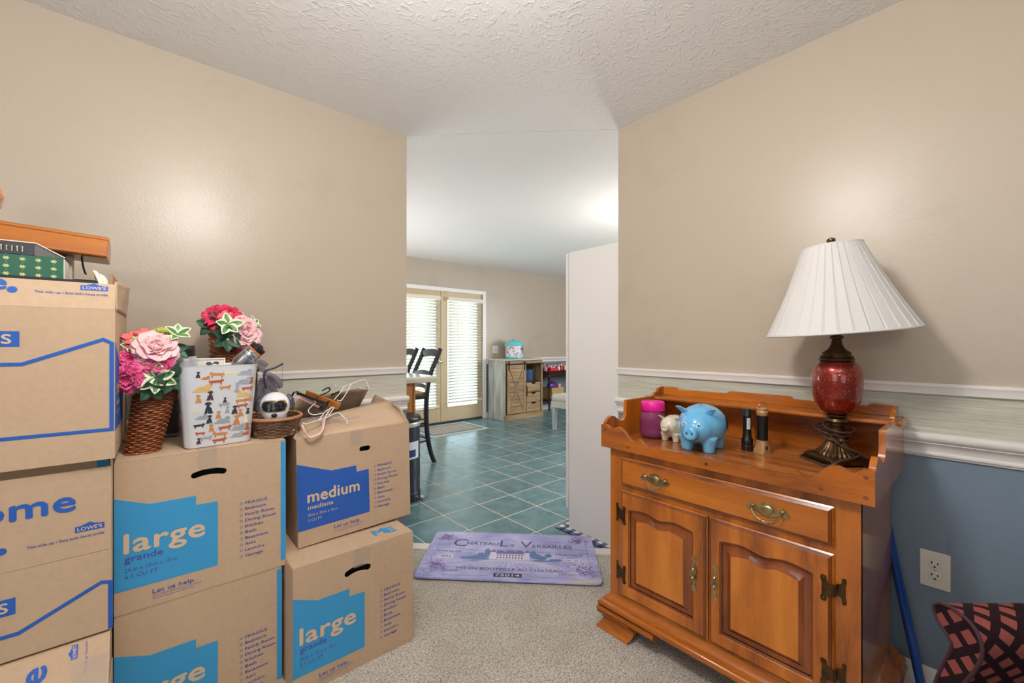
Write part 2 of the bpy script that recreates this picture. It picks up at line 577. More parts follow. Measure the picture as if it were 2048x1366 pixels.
CY, SY = math.cos(YAW), math.sin(YAW)
def on_y(u, v, y):
    """real point on the upright plane y = const that the photo shows at pixel (u, v)"""
    X = (u-1024)/FPX
    t = y/(-X*SY+CY)
    return Vector(((X*CY+SY)*t, y, CAM_H+(687-v)/FPX*t))
def on_x(u, v, x):
    X = (u-1024)/FPX
    t = x/(X*CY+SY)
    return Vector((x, (-X*SY+CY)*t, CAM_H+(687-v)/FPX*t))

# ================================================================== SETTING
H = 2.44
LW_Y = 2.302      # face of the left wall
RW_X = 2.058      # face of the right wall
LW_END = 1.173
RW_END = 1.436
FAR_Y = 5.47
X0, Y0 = -2.4, -2.6

def struct(name, bm, mats, parent=None, **kw):
    o = obj(name, bm, mats, parent, **kw)
    if parent is None:
        o['kind'] = 'structure'
    return o

# carpeted room floor, tiled kitchen floor
b = B()
prism(b, [(X0, Y0), (RW_X, Y0), (RW_X, RW_END+.02), (LW_END+.02, LW_Y), (X0, LW_Y)], -.10, 0)
floor = struct('floor', b, M_CARPET)
b = B()
prism(b, [(RW_X+.002, RW_END+.02), (RW_X+.002, Y0), (9.0, Y0), (9.0, FAR_Y), (-2.4, FAR_Y), (-2.4, LW_Y+.002), (LW_END+.02, LW_Y+.002)], -.10, -.0012)
kfloor = struct('floor', b, M_GROUT)
T0 = (-.04637*CY + 2.9436*SY, .04637*SY + 2.9436*CY)
TS = .3071
def cut_poly(poly, line):
    """keep the part of poly where a*x+b*y>c"""
    a, bb, c = line
    out = []
    for i in range(len(poly)):
        p, q = poly[i], poly[(i+1) % len(poly)]
        dp, dq = a*p[0]+bb*p[1]-c, a*q[0]+bb*q[1]-c
        if dp >= 0:
            out.append(p)
        if dp*dq < 0:
            t = dp/(dp-dq)
            out.append((p[0]+(q[0]-p[0])*t, p[1]+(q[1]-p[1])*t))
    return out
tile_me = None
dx, dy = RW_X-LW_END, RW_END-LW_Y
ln = math.hypot(dx, dy)
edge = (-dy/ln, dx/ln)
ec = edge[0]*(LW_END)+edge[1]*(LW_Y)+.035
for i in range(-12, 24):
    for j in range(-12, 14):
        cx, cy = T0[0]+TS*(i+.5), T0[1]+TS*(j+.5)
        if cx < -.6 or cx > 7.2 or cy > FAR_Y+.1:
            continue
        g = TS/2-.0035
        poly = [(cx-g, cy-g), (cx+g, cy-g), (cx+g, cy+g), (cx-g, cy+g)]
        Xc = cx*CY-cy*SY; Yc = cx*SY+cy*CY
        if Yc < 2.0 or Xc/Yc > .42 or Xc/Yc < -.42:
            continue
        whole = True
        for lnn in ((edge[0], edge[1], ec), (0, -1, -FAR_Y+.002)):
            q = cut_poly(poly, lnn)
            if len(q) != 4 or q != poly:
                whole = False
            poly = q
            if len(poly) < 3:
                break
        if len(poly) < 3:
            continue
        if cx > RW_X and cy < RW_END-.1:
            continue
        if whole and tile_me:
            o = bpy.data.objects.new('tile', tile_me); C.objects.link(o)
            o.parent = kfloor; o.location = (cx, cy, 0)
        else:
            bt = prism(B(), [(x-cx, y-cy) for x, y in poly], -.004, 0)
            if whole:
                bmesh.ops.bevel(bt, geom=[e for e in bt.edges if all(v.co.z > -.001 for v in e.verts)], offset=.0015, segments=1, affect='EDGES')
            o = obj('tile', bt, M_TILE, kfloor, loc=(cx, cy, 0))
            if whole:
                tile_me = o.data
# white threshold strip where carpet meets tile
b = B()
w = .045
prism(b, [(LW_END-.02, LW_Y-.02), (RW_X-.02, RW_END-.02+.0), (RW_X+edge[0]*w, RW_END+edge[1]*w), (LW_END+edge[0]*w, LW_Y+edge[1]*w)], -.002, .006)
struct('trim_1', b, mat('white_threshold', (222, 216, 206), .4), bevel=.003)

# ceilings
b = B()
prism(b, [(X0, Y0), (RW_X+.2, Y0), (RW_X+.2, RW_END-.2+.0), (RW_X, RW_END), (LW_END, LW_Y), (X0, LW_Y+.1)], H, H+.1)
struct('ceiling', b, M_CEIL)
b = B()
prism(b, [(RW_X+.003, RW_END+.003), (RW_X+.22, RW_END-.2), (RW_X+.22, Y0), (9.1, Y0), (9.1, FAR_Y+.1), (-2.5, FAR_Y+.1), (-2.5, LW_Y+.11), (LW_END+.003, LW_Y+.003)], H-.0008, H+.1)
struct('ceiling', b, M_CEIL2)

BANDS = ((0, .83, 2), (.83, 1.045, 1), (1.045, H, 0))
def wall_slab(name, x0, x1, y0, y1, bands=BANDS, mats=None):
    bm = B()
    for z0, z1, mi in bands:
        box(bm, x0, x1, y0, y1, z0, z1, mi=mi)
    return struct(name, bm, mats or [M_BEIGE, M_PAPER, M_BLUE])
wall_slab('wall_left', X0, LW_END, LW_Y, LW_Y+.11)
wall_slab('wall_right', RW_X, RW_X+.025, Y0, RW_END)
wall_slab('wall_back', X0, RW_X, Y0-.1, Y0)
wall_slab('wall_side', X0-.1, X0, Y0, LW_Y)
KB = ((0, .88, 1), (.88, H, 0))
KM = [M_BEIGE, M_KBLUE]
# far wall with the opening of the french doors
DX0, DX1, DZ = 2.61, 4.125, 2.0
b = B()
for z0, z1, mi in KB:
    box(b, -2.5, DX0, FAR_Y, FAR_Y+.12, z0, z1, mi=mi)
    box(b, DX1, 9.1, FAR_Y, FAR_Y+.12, z0, z1, mi=mi)
box(b, DX0, DX1, FAR_Y, FAR_Y+.12, DZ, H, mi=0)
struct('wall_far', b, KM)
wall_slab('wall_east', 9.0, 9.1, Y0, FAR_Y, KB, KM)
wall_slab('wall_west', -2.5, -2.4, LW_Y+.11, FAR_Y, KB, KM)
wall_slab('wall_south', RW_X+.025, 9.0, Y0-.1, Y0, KB, KM)

# mouldings on the two room walls
def moulding(name, prof, p0, p1, n, mats=M_TRIM):
    """prof: (out, z); run from p0 to p1, out along n"""
    bm = B()
    n = Vector(n)
    ends = []
    for p in (p0, p1):
        ends.append([bm.verts.new(Vector((p[0], p[1], 0))+n*o_+Vector((0, 0, z))) for o_, z in prof])
    k = len(prof)
    bm.faces.new(ends[0]); bm.faces.new(ends[1][::-1])
    for i in range(k):
        j = (i+1) % k
        bm.faces.new((ends[0][i], ends[0][j], ends[1][j], ends[1][i]))
    return struct(name, bm, mats, smooth=35)
CAP = [(0, 1.032), (.012, 1.032), (.014, 1.034), (.015, 1.056), (.018, 1.060), (.018, 1.068), (.015, 1.070), (0, 1.070)]
RAIL = [(0, .814), (.008, .814), (.010, .820), (.014, .823), (.014, .829), (.009, .834), (.010, .845), (.016, .856), (.024, .862), (.026, .864), (.026, .868), (.030, .870), (.036, .878), (.038, .886), (.036, .894), (.028, .900), (0, .900)]
BASE = [(0, 0), (.012, 0), (.012, .062), (.009, .072), (.006, .084), (0, .084)]
moulding('trim_2', CAP, (X0, LW_Y), (LW_END, LW_Y), (0, -1, 0))
moulding('trim_3', CAP, (RW_X, Y0), (RW_X, RW_END), (-1, 0, 0))
moulding('trim_4', RAIL, (X0, LW_Y), (LW_END, LW_Y), (0, -1, 0))
moulding('trim_5', RAIL, (RW_X, Y0), (RW_X, RW_END), (-1, 0, 0))
moulding('baseboard_left', BASE, (X0, LW_Y), (LW_END, LW_Y), (0, -1, 0))
moulding('baseboard_right', BASE, (RW_X, Y0), (RW_X, RW_END), (-1, 0, 0))
KRAIL = [(o_, z+.055) for o_, z in RAIL]
moulding('trim_6', KRAIL, (4.20, FAR_Y), (9, FAR_Y), (0, -1, 0))
moulding('baseboard_far', BASE, (4.20, FAR_Y), (9, FAR_Y), (0, -1, 0))

# ---- french doors
M_DOOR = mat('tan_door_paint', (206, 186, 150), .45)
M_CHROME = mat('chrome_metal', (190, 190, 190), .18, 1)
CAS = [(0, 0), (.018, 0), (.020, .010), (.014, .030), (.016, .055), (.008, .066), (0, .066)]
b = B()
cz = 2.05
for z0, z1, x0, x1 in ((0, cz, DX1-.006, 4.186), (0, cz, DX0-.06, DX0+.006), (DZ-.008, cz, DX0+.006, DX1-.006)):
    box(b, x0, x1, FAR_Y-.018, FAR_Y, z0, z1)
struct('trim_7', b, M_TRIM, bevel=.004)
b = B()
box(b, DX0, DX1, FAR_Y-.005, FAR_Y+.13, 0, .028)
struct('trim_8', b, mat('dark_threshold', (46, 38, 32), .5), bevel=.004)
def french_leaf(name, x0, x1, knob_side):
    yb = FAR_Y+.012
    st = .085
    z0, z1 = .032, DZ-.004
    gz0, gz1 = .235, 1.90
    bm = B()
    # frame ring
    box(bm, x0, x0+st, yb, yb+.042, z0, z1); box(bm, x1-st, x1, yb, yb+.042, z0, z1)
    box(bm, x0+st, x1-st, yb, yb+.042, z0, gz0); box(bm, x0+st, x1-st, yb, yb+.042, gz1, z1)
    d = obj(name, bm, M_DOOR, bevel=.003)
    d['kind'] = 'structure'
    bm = B()
    t = .014
    for a in ((x0+st, x0+st+t, gz0, gz1), (x1-st-t, x1-st, gz0, gz1), (x0+st, x1-st, gz0, gz0+t), (x0+st, x1-st, gz1-t, gz1)):
        box(bm, a[0], a[1], yb-.006, yb+.004, a[2], a[3])
    obj('glazing_bead', bm, M_DOOR, d, bevel=.002)
    bm = box(B(), x0+st+.001, x1-st-.001, yb+.018, yb+.022, gz0+.001, gz1-.001)
    obj('pane', bm, sheer('door_glass', (235, 245, 245), .06, .02), d)
    if knob_side:
        xk = x1-.045
        for zk, r in ((.93, .028), (1.06, .020)):
            bm = B()
            lathe(bm, [(.030 if r > .02 else .026, 0), (.030 if r > .02 else .026, .006), (.012, .010), (.010, .032), (r*.7, .038), (r, .052), (r*.85, .066), (.004, .072)] if r > .02 else [(.026, 0), (.026, .012), (.018, .018), (.004, .019)], 20, Matrix.Translation((xk, yb, zk)) @ Matrix.Rotation(PI/2, 4, 'X'))
            obj('door_knob' if r > .02 else 'deadbolt', bm, M_CHROME, d, smooth=True)
    return d
XM = 3.367
french_leaf('door_1', DX0+.004, XM-.002, True)
d2 = french_leaf('door_2', XM+.002, DX1-.004, False)
b = B()
box(b, XM-.018, XM+.018, FAR_Y+.000, FAR_Y+.011, .035, DZ-.006)
obj('astragal', b, M_DOOR, d2, bevel=.003)
# outside terrace and far garden wall seen through the slats
b = box(B(), -6, 14, FAR_Y+.2, FAR_Y+12, -.25, -.05)
struct('floor', b, mat('pale_concrete_terrace', (190, 190, 186), .9, var=.1, vscale=3))

M_SLAT = mat('ivory_blind_slat', (226, 218, 200), .45)
def blind(label, x0, x1, z0, z1):
    y = FAR_Y-.028
    t = thing('window_blind', label, 'blind', ((x0+x1)/2, y, z1), group='slatted blinds on the french doors')
    w2 = (x1-x0)/2
    obj('headrail', box(B(), -w2-.006, w2+.006, -.028, .026, -.045, 0), M_SLAT, t, bevel=.004)
    obj('valance', box(B(), -w2-.012, w2+.012, -.036, -.030, -.058, .004), M_SLAT, t, bevel=.003)
    pitch = .0445
    n = int((z1-z0-.075)/pitch)
    sm = None
    for k in range(n):
        zz = -.075-k*pitch
        if sm is None:
            bm = B()
            grid(bm, lambda u, v: Vector(((u-.5)*2*w2, (v-.5)*.048, .0035*(1-(2*v-1)**2))), 1, 6)
            o = obj('slat', bm, M_SLAT, t, loc=(0, 0, zz), rot=(R(-36), 0, 0), smooth='all', solid=.0025)
            sm = o
        else:
            o = sm.copy(); C.objects.link(o); o.location = (0, 0, zz)
    zb = -.075-n*pitch
    obj('bottom_rail', box(B(), -w2, w2, -.026, .022, zb-.012, zb+.012), M_SLAT, t, bevel=.004)
    for s in (-.62, .62):
        bm = B()
        tube(bm, [(s*w2, -.028, -.045), (s*w2, -.028, zb)], .0016, 6)
        tube(bm, [(s*w2, .024, -.045), (s*w2, .024, zb)], .0016, 6)
        obj('ladder_cord', bm, mat('white_cord', (235, 232, 225), .8), t)
    bm = tube(B(), [(-w2*.55, -.042, -.05), (-w2*.55, -.042, -.82)], .004, 8)
    obj('tilt_wand', bm, M_SLAT, t)
    return t
blind('ivory slatted blind on the french door leaf with the door knob, behind the bar stools', 2.66, 3.295, .245, 1.905)
blind('ivory slatted blind on the french door leaf nearest the rustic cabinet', 3.462, 4.075, .30, 1.905)

# switch plate, outlet plate
t = thing('light_switch_plate', 'white double switch plate on the wall beside the floral cooker', 'switch', (4.388, FAR_Y, 1.107))
obj('plate', box(B(), -.058, .058, -.006, 0, -.062, .062), M_WHITE, t, bevel=.003)
for s in (-.024, .024):
    o = obj('switch_rocker', box(B(), s-.016, s+.016, -.010, -.005, -.032, .032), M_WHITE, t, bevel=.002)
t = thing('power_outlet', 'white duplex power outlet low on the slate blue wall', 'outlet', (RW_X, .144, .427), (0, 0, -PI/2))
obj('plate', box(B(), -.038, .038, -.006, 0, -.0625, .0625), mat('white_outlet_plastic', (228, 222, 212), .3), t, bevel=.003)
for s in (-.0205, .0205):
    bm = B()
    lathe(bm, [(.0175, 0), (.0175, .003), (.0165, .004)], 28, Matrix.Translation((0, -.005, s)) @ Matrix.Rotation(PI/2, 4, 'X'), sx=1, sy=.82)
    so = obj('socket', bm, MATS['white_outlet_plastic'], t, smooth=True)
    bm = B()
    box(bm, -.009, -.006, -.0098, -.0088, s+.001, s+.009); box(bm, .006, .009, -.0098, -.0088, s+.001, s+.008)
    lathe(bm, [(.003, 0), (.003, .001)], 10, Matrix.Translation((0, -.0088, s-.008)) @ Matrix.Rotation(PI/2, 4, 'X'))
    obj('slots', bm, M_DARK, so)
obj('screw', lathe(B(), [(.003, 0), (.003, .0012)], 10, Matrix.Translation((0, -.006, 0)) @ Matrix.Rotation(PI/2, 4, 'X')), M_CHROME, t)

# ================================================================== MAPLE WASHSTAND (right)
RZ = -PI/2
cab = thing('washstand_cabinet', 'honey maple washstand cabinet with scalloped tray top, brass pulls and two raised panel doors', 'cabinet', (1.50, 1.085, 0), (0, 0, RZ))
CWD, CDP = .835, .50
BT = .765
b = B()
box(b, .018, CWD-.018, .018, CDP-.012, .13, .15)          # floor panel
box(b, .018, CWD-.018, CDP-.012, CDP, .13, BT)           # back
obj('carcass', b, M_MAPLE, cab)
for x in (0, CWD-.018):
    obj('side_panel', box(B(), x, x+.018, .001, CDP, .12, BT), M_MAPLE, cab, bevel=.001)
# face frame
b = flat(B(), [[(0, .12), (CWD, .12), (CWD, BT), (0, BT)], [(.065, .632), (.77, .632), (.77, .728), (.065, .728)], [(.065, .172), (.77, .172), (.77, .592), (.065, .592)]], .018, up(0, .009, 0))
obj('face_frame', b, M_MAPLE, cab)
def ogee_slab(name, x0, x1, z0, z1, m, parent, hole=None, t=.016, y0=-.001):
    """lipped drawer front or door frame, moulded round its edge"""
    bm = B()
    steps = [(0, 0), (0, .005), (.005, .0085), (.0055, .0115), (.013, t)]
    loops = []
    for ins, h in steps:
        loops.append([bm.verts.new((x, y0-h, z)) for x, z in ((x0+ins, z0+ins), (x1-ins, z0+ins), (x1-ins, z1-ins), (x0+ins, z1-ins))])
    for n_, (a, c) in enumerate(zip(loops, loops[1:])):
        for i in range(4):
            bm.faces.new((a[i], a[(i+1) % 4], c[(i+1) % 4], c[i])).material_index = 2 if n_ == 2 else 1 if n_ > 2 else 0
    if hole is None:
        bm.faces.new(loops[-1]); bm.faces.new(loops[0][::-1])
    else:
        ins = steps[-1][0]
        outl = [(x0+ins, z0+ins), (x1-ins, z0+ins), (x1-ins, z1-ins), (x0+ins, z1-ins)]
        flat(bm, [outl, hole[1]], .0005, up(0, y0-t+.0002, 0))
        # moulded lip down into the panel
        ls = []
        for k, h in ((1, t), (.66, t-.002), (.63, t-.005), (0, t-.008)):
            ls.append([bm.verts.new((hole[0][i][0]+(hole[1][i][0]-hole[0][i][0])*k, y0-h, hole[0][i][1]+(hole[1][i][1]-hole[0][i][1])*k)) for i in range(len(hole[0]))])
        for n_, (a, c) in enumerate(zip(ls, ls[1:])):
            for i in range(len(a)):
                bm.faces.new((a[i], a[(i+1) % len(a)], c[(i+1) % len(a)], c[i])).material_index = (0, 2, 1)[n_]
    return obj(name, bm, [m, M_MAPLE_G, M_MAPLE_D], parent)
def arch(x0, x1, z0, zt, amp, n=40):
    pts = [(x0, z0), (x1, z0), (x1, zt)]
    for i in range(1, n):
        t = 1-i/n
        w_ = .5-.5*math.cos(4*PI*(.5+(t-.5)*(1.0-.12*math.cos(2*PI*t))))
        pts.append((x0+(x1-x0)*t, zt+amp*w_))
    pts.append((x0, zt))
    return pts
# drawer
dr = ogee_slab('drawer', .058, .776, .622, .738, M_MAPLE_H, cab)
def bail_pull(x, z, parent):
    bm = B()
    half = [(0, .028), (.008, .022), (.016, .021), (.022, .011), (.030, .006), (.036, .010), (.042, .017), (.050, .013), (.057, .003), (.064, -.001), (.056, -.009), (.047, -.010), (.038, -.006), (.028, -.012), (.014, -.019), (0, -.021)]
    out = half + [(-a, c) for a, c in half[-2:0:-1]]
    flat(bm, [out], .0016, up(x, -.0190, z))
    ball(bm, (x, -.021, z+.002), (.019, .005, .013), 16, 8)
    p_ = obj('pull_plate', bm, M_BRASS, parent, bevel=.0006)
    bm = B()
    for s in (-1, 1):
        lathe(bm, [(.006, 0), (.006, .004), (.004, .006), (.004, .012), (.0055, .014), (.003, .018)], 12, Matrix.Translation((x+s*.042, -.0195, z+.004)) @ Matrix.Rotation(PI/2, 4, 'X'))
    pts = [(x+.042*math.cos(a), -.031-.006*math.sin(a), z+.004-.036*math.sin(a)) for a in [PI*i/16 for i in range(17)]]
    tube(bm, pts, [.0022+.0022*math.sin(PI*i/16)**2 for i in range(17)], 8)
    for dx_ in (-.010, 0, .010):
        ball(bm, (x+dx_, -.037, z-.0315 + abs(dx_)*.12), (.003, .0058, .0058), 10, 6)
    obj('bail', bm, M_BRASS, p_, smooth=True)
bail_pull(1.085-.867, .682, dr)
bail_pull(1.085-.478, .682, dr)
def cupboard_door(x0, x1, knob_x, hinge_x, hs):
    A0 = arch(x0+.043, x1-.053 if hs > 0 else x1-.062, .216, .525, .011) if False else arch(x0+.045, x1-.055, .218, .523, .011)
    # bigger outline for the lip
    A1 = arch(x0+.038, x1-.048, .211, .530, .012)
    d = ogee_slab('door', x0, x1, .163, .602, M_MAPLE, cab, hole=(A0, A1))
    bm = B()
    ins = []
    for k, h in ((0, .006), (.018, .0085), (.030, .0165), (.032, .0165)):
        q = arch(x0+.045+k, x1-.055-k, .218+k, .523-k*(.95 if k < .03 else 1.0), .011)
        ins.append([bm.verts.new((x, -h+.001, z)) for x, z in q])
    for n_, (a, c) in enumerate(zip(ins, ins[1:])):
        for i in range(len(a)):
            bm.faces.new((a[i], a[(i+1) % len(a)], c[(i+1) % len(a)], c[i])).material_index = 1
    bm.faces.new(ins[-1])
    obj('raised_panel', bm, [M_MAPLE_P, M_MAPLE_G], d, smooth=25)
    # escutcheon with drop pull
    bm = B()
    e = [(0, .062), (.007, .059), (.009, .051), (.006, .045), (.003, .038), (.004, .034), (.008, .030), (.007, .022), (.010, .015), (.008, .008), (.010, 0), (.008, -.009), (.010, -.016), (.006, -.023), (.007, -.030), (.003, -.034), (.006, -.042), (.009, -.050), (.006, -.060), (0, -.063)]
    flat(bm, [e+[(-a, c) for a, c in e[-2:0:-1]]], .0016, up(knob_x, -.0185, .385))
    k = obj('escutcheon', bm, M_BRASS, d, bevel=.0006)
    bm = B()
    lathe(bm, [(.005, 0), (.005, .008), (.003, .010), (.003, .014)], 10, Matrix.Translation((knob_x, -.0185, .402)) @ Matrix.Rotation(PI/2, 4, 'X'))
    tube(bm, smooth_path([(knob_x, -.031, .404), (knob_x-.006, -.030, .396), (knob_x-.008, -.029, .384), (knob_x, -.029, .372), (knob_x+.008, -.029, .384), (knob_x+.006, -.030, .396)], 4, True), .0026, 8, True)
    ball(bm, (knob_x, -.030, .371), (.006, .005, .008), 10, 8)
    obj('drop_pull', bm, M_BRASS, k, smooth=True)
    for hz in (.502, .260):
        bm = B()
        leafp = [(0, -.017), (.010, -.017), (.016, -.022), (.017, -.034), (.020, -.037), (.028, -.037), (.031, -.034), (.031, -.024), (.028, -.020), (.028, .020), (.031, .024), (.031, .034), (.028, .037), (.020, .037), (.017, .034), (.016, .022), (.010, .017), (0, .017)]
        yl = -.0185
        flat(bm, [[(a*-1*hs, c) for a, c in leafp]], .002, up(hinge_x, yl, hz))
        flat(bm, [[(a*.72*hs, c) for a, c in leafp]], .002, up(hinge_x+.004*hs, -.0022, hz))
        lathe(bm, [(.0035, -.016), (.0035, .016)], 10, Matrix.Translation((hinge_x+.003*hs, yl+.002, hz)))
        hg = obj('hinge', bm, M_BRONZE, d, bevel=.0004)
        bm = B()
        for a, c in ((-.023*hs, .028), (-.023*hs, -.028), (-.020*hs, 0)):
            ball(bm, (hinge_x+a, yl-.001, hz+c), (.0034, .0016, .0034), 8, 6)
        for a, c in ((.022*hs, .028), (.022*hs, -.028)):
            ball(bm, (hinge_x+a, -.0035, hz+c), (.0034, .0016, .0034), 8, 6)
        obj('screws', bm, M_BRONZE, hg, smooth=True, kind='stuff')
cupboard_door(.057, .4155, 1.085-.714, .0565, -1)
cupboard_door(.4185, .776, 1.085-.640, .7765, 1)
# base moulding with bracket feet
def cyma(name, prof, m=M_MAPLE_H):
    """moulding that runs left side - front - right side. prof (out, z)"""
    bm = B()
    L_ = []
    for o_, z in prof:
        L_.append([(-o_, CDP, z), (-o_, -o_, z), (CWD+o_, -o_, z), (CWD+o_, CDP, z)])
    V = [[bm.verts.new(p) for p in r] for r in L_]
    for a, c in zip(V, V[1:]):
        for i in range(3):
            bm.faces.new((a[i], a[i+1], c[i+1], c[i]))
    return obj(name, bm, m, cab, smooth=50)
cyma('base_moulding', [(-.015, .092), (.030, .092), (.036, .096), (.039, .103), (.037, .112), (.030, .119), (.020, .121), (.020, .125), (.014, .131), (.006, .138), (.003, .146), (0, .152)])
for sd in (0, 1):
    bm = B()
    V = []
    for o_, z in [(-.015, .060), (.014, .060), (.026, .064), (.036, .070), (.042, .078), (.043, .085), (.038, .092), (-.015, .092)]:
        pp = [(-o_, CDP, z), (-o_, -o_, z), (.222, -o_, z)] if not sd else [(CWD-.222, -o_, z), (CWD+o_, -o_, z), (CWD+o_, CDP, z)]
        V.append([bm.verts.new(p) for p in pp])
    for k_ in range(len(V)):
        a, c = V[k_], V[(k_+1) % len(V)]
        for i in range(2):
            bm.faces.new((a[i], a[i+1], c[i+1], c[i]))
    for i in (0, 2):
        bm.faces.new([r_[i] for r_ in V])
    obj('bed_moulding', bm, M_MAPLE_H, cab, smooth=50)
def bracket(x0, x1, y0, y1, side):
    """ogee bracket foot: front facing arm"""
    prof = [(.041, .0), (.043, .006), (.041, .012), (.033, .017), (.024, .030), (.022, .042), (.028, .054), (.038, .064), (.041, .072)]
    bm = B()
    s = side
    cornx = -1 if s < 0 else 1
    bx = 0 if s < 0 else CWD
    V = []
    for o_, z in prof:
        run = .105+.02*math.sin(z/.072*PI)
        xa = bx+cornx*o_
        xe = bx-cornx*run
        V.append([bm.verts.new(p) for p in ((xa, .11+(.05 if z > .055 else 0), z), (xa, -o_, z), (xe, -o_, z), (xe, -o_+.028, z), (xa-cornx*.028, -o_+.028, z), (xa-cornx*.028, .11+(.05 if z > .055 else 0), z))])
    for a, c in zip(V, V[1:]):
        for i in range(6):
            bm.faces.new((a[i], a[(i+1) % 6], c[(i+1) % 6], c[i]))
    bm.faces.new(V[0]); bm.faces.new(V[-1])
    obj('bracket_foot', bm, M_MAPLE_H, cab, smooth=40)
bracket(0, 0, 0, 0, -1); bracket(0, 0, 0, 0, 1)
for x in (.02, CWD-.05):
    obj('back_foot', box(B(), x, x+.03, CDP-.05, CDP-.01, 0, .13), M_MAPLE, cab, bevel=.002)
for x in (.030, .395, .800):
    pass
# pediment pieces between the feet (the photo shows the skirt drop beside the foot)
# ---- tray top
TL, TR_ = 1.085-1.111, 1.085-.216        # local x extent of the tray
obj('tray_bottom', box(B(), TL+.012, TR_-.012, -.018, CDP, .772, .792), wood('worn_maple_top', (120, 66, 30), (168, 98, 44), (196, 128, 66), axis='x', rough=.24), cab, bevel=.002)
def lx(y):
    return 1.085-y
fr = [(lx(1.111), .864), (lx(1.090), .866), (lx(1.080), .862), (lx(1.070), .854), (lx(1.064), .8515), (lx(1.052), .853), (lx(1.040), .8595), (lx(1.030), .863), (lx(1.018), .862), (lx(1.003), .853), (lx(.985), .832), (lx(.972), .820), (lx(.962), .816), (lx(.950), .8155), (lx(.940), .820), (lx(.933), .828), (lx(.929), .831), (lx(.925), .829), (lx(.918), .820), (lx(.910), .812), (lx(.902), .809), (lx(.893), .809)]
mir = [(TL+TR_-x, z) for x, z in fr][::-1]
outl = [(TL, .770)]+fr+mir+[(TR_, .770)]
b = flat(B(), [outl], .016, up(0, -.0225, 0))
obj('gallery_front', b, M_MAPLE_H, cab, bevel=.0025, bseg=2)
b = B()
for x, z in ((lx(.235), .845), (lx(.235), .790), (lx(.335), .788), (lx(.665), .789), (lx(.98), .788), (lx(1.09), .845)):
    lathe(b, [(.006, 0), (.006, .0012), (.004, .0016)], 14, Matrix.Translation((x, -.0295, z)) @ Matrix.Rotation(PI/2, 4, 'X'))
obj('dowel_plugs', b, M_MAPLE_G, cab, kind='stuff')
# side boards: scoop then tall sweep up to the shelf
def smooth2(pts, n=5):
    return [(p.x, p.y) for p in smooth_path([(a, c, 0) for a, c in pts], n)]
prof_side = [(-.0144, .7705), (-.0144, .8705)] + smooth2([(-.012, .872), (-.005, .879), (.015, .892), (.035, .893), (.055, .884), (.075, .872), (.095, .866), (.115, .868), (.127, .882), (.132, .905), (.134, .935)]) + [(.134, .953), (.500, .953), (.500, .770)]
SIDE = Matrix(((0, 0, 1, 0), (1, 0, 0, 0), (0, 1, 0, 0), (0, 0, 0, 1)))
for x in (TL+.008, TR_-.008):
    b = flat(B(), [prof_side], .016, Matrix.Translation((x, 0, 0)) @ SIDE)
    obj('gallery_side', b, M_MAPLE_H if False else M_MAPLE, cab, bevel=.003, bseg=3)
obj('gallery_back', box(B(), TL+.016, TR_-.016, .488, .500, .792, .953), M_MAPLE_H, cab, bevel=.001)
# upper shelf
SL, SR = 1.085-1.150, 1.085-.205
obj('shelf', box(B(), SL, SR, .362, .502, .934, .950), M_MAPLE_H, cab, bevel=.007, bseg=3)
# shelf back rail with steps and end scrolls
bz = .950
rail = [(SL+.030, bz), (SL+.030, bz+.038)] + smooth2([(lx(1.060), bz+.040), (lx(1.048), bz+.038), (lx(1.040), bz+.029)], 4) + [(lx(.815), bz+.031)] + smooth2([(lx(.808), bz+.032), (lx(.798), bz+.040), (lx(.790), bz+.042)], 4) 
mirr = [(SL+SR-x, z) for x, z in rail][::-1]
b = flat(B(), [rail+mirr], .012, up(0, .494, 0))
obj('shelf_back_rail', b, M_MAPLE_H, cab, bevel=.002)
ends = [(.400, bz), (.400, bz+.006)] + smooth2([(.404, bz+.012), (.414, bz+.016), (.424, bz+.015), (.432, bz+.020), (.440, bz+.032), (.452, bz+.036), (.464, bz+.036), (.474, bz+.040)], 4) + [(.488, bz+.040), (.488, bz)]
for x in (SL+.030, SR-.030):
    b = flat(B(), [ends], .012, Matrix.Translation((x, 0, 0)) @ SIDE)
    obj('shelf_end', b, M_MAPLE, cab, bevel=.002)

TOPZ = .792
# ---- table lamp
lamp = thing('table_lamp', 'table lamp with pleated white shade and speckled red glass body on the maple washstand', 'lamp', (1.830, .372, TOPZ), (0, 0, R(-41)))
sq = [(-.066, -.066), (.066, -.066), (.066, .066), (-.066, .066)]
b = B()
def sqloft(bm, levels):
    V = []
    for w_, z, rr in levels:
        ring = []
        for k in range(4):
            cx_, cy_ = ((-1, -1), (1, -1), (1, 1), (-1, 1))[k]
            for j in range(4):
                a = PI*(1+.5*k)+PI/2*j/3
                ring.append(bm.verts.new((cx_*(w_-rr)+rr*math.cos(a), cy_*(w_-rr)+rr*math.sin(a), z)))
        V.append(ring)
    for a, c in zip(V, V[1:]):
        n = len(a)
        for i in range(n):
            bm.faces.new((a[i], a[(i+1) % n], c[(i+1) % n], c[i]))
    bm.faces.new(V[0][::-1]); bm.faces.new(V[-1])
sqloft(b, [(.070, .006, .006), (.070, .018, .006), (.066, .022, .006), (.063, .026, .006)])
for cx_, cy_ in ((-1, -1), (1, -1), (1, 1), (-1, 1)):
    box(b, min(cx_*.035, cx_*.069), max(cx_*.035, cx_*.069), min(cy_*.035, cy_*.069), max(cy_*.035, cy_*.069), 0, .008)
obj('plinth', b, M_BRONZE, lamp, bevel=.0015)
def flute(a, z):
    return 1+.035*math.cos(28*a)*(1 if .03 < z < .095 else .3)
lathe_p = [(.062, .026), (.061, .034), (.050, .043), (.040, .055), (.032, .070), (.026, .085), (.023, .094)]
b = lathe(B(), lathe_p, 112, wob=flute)
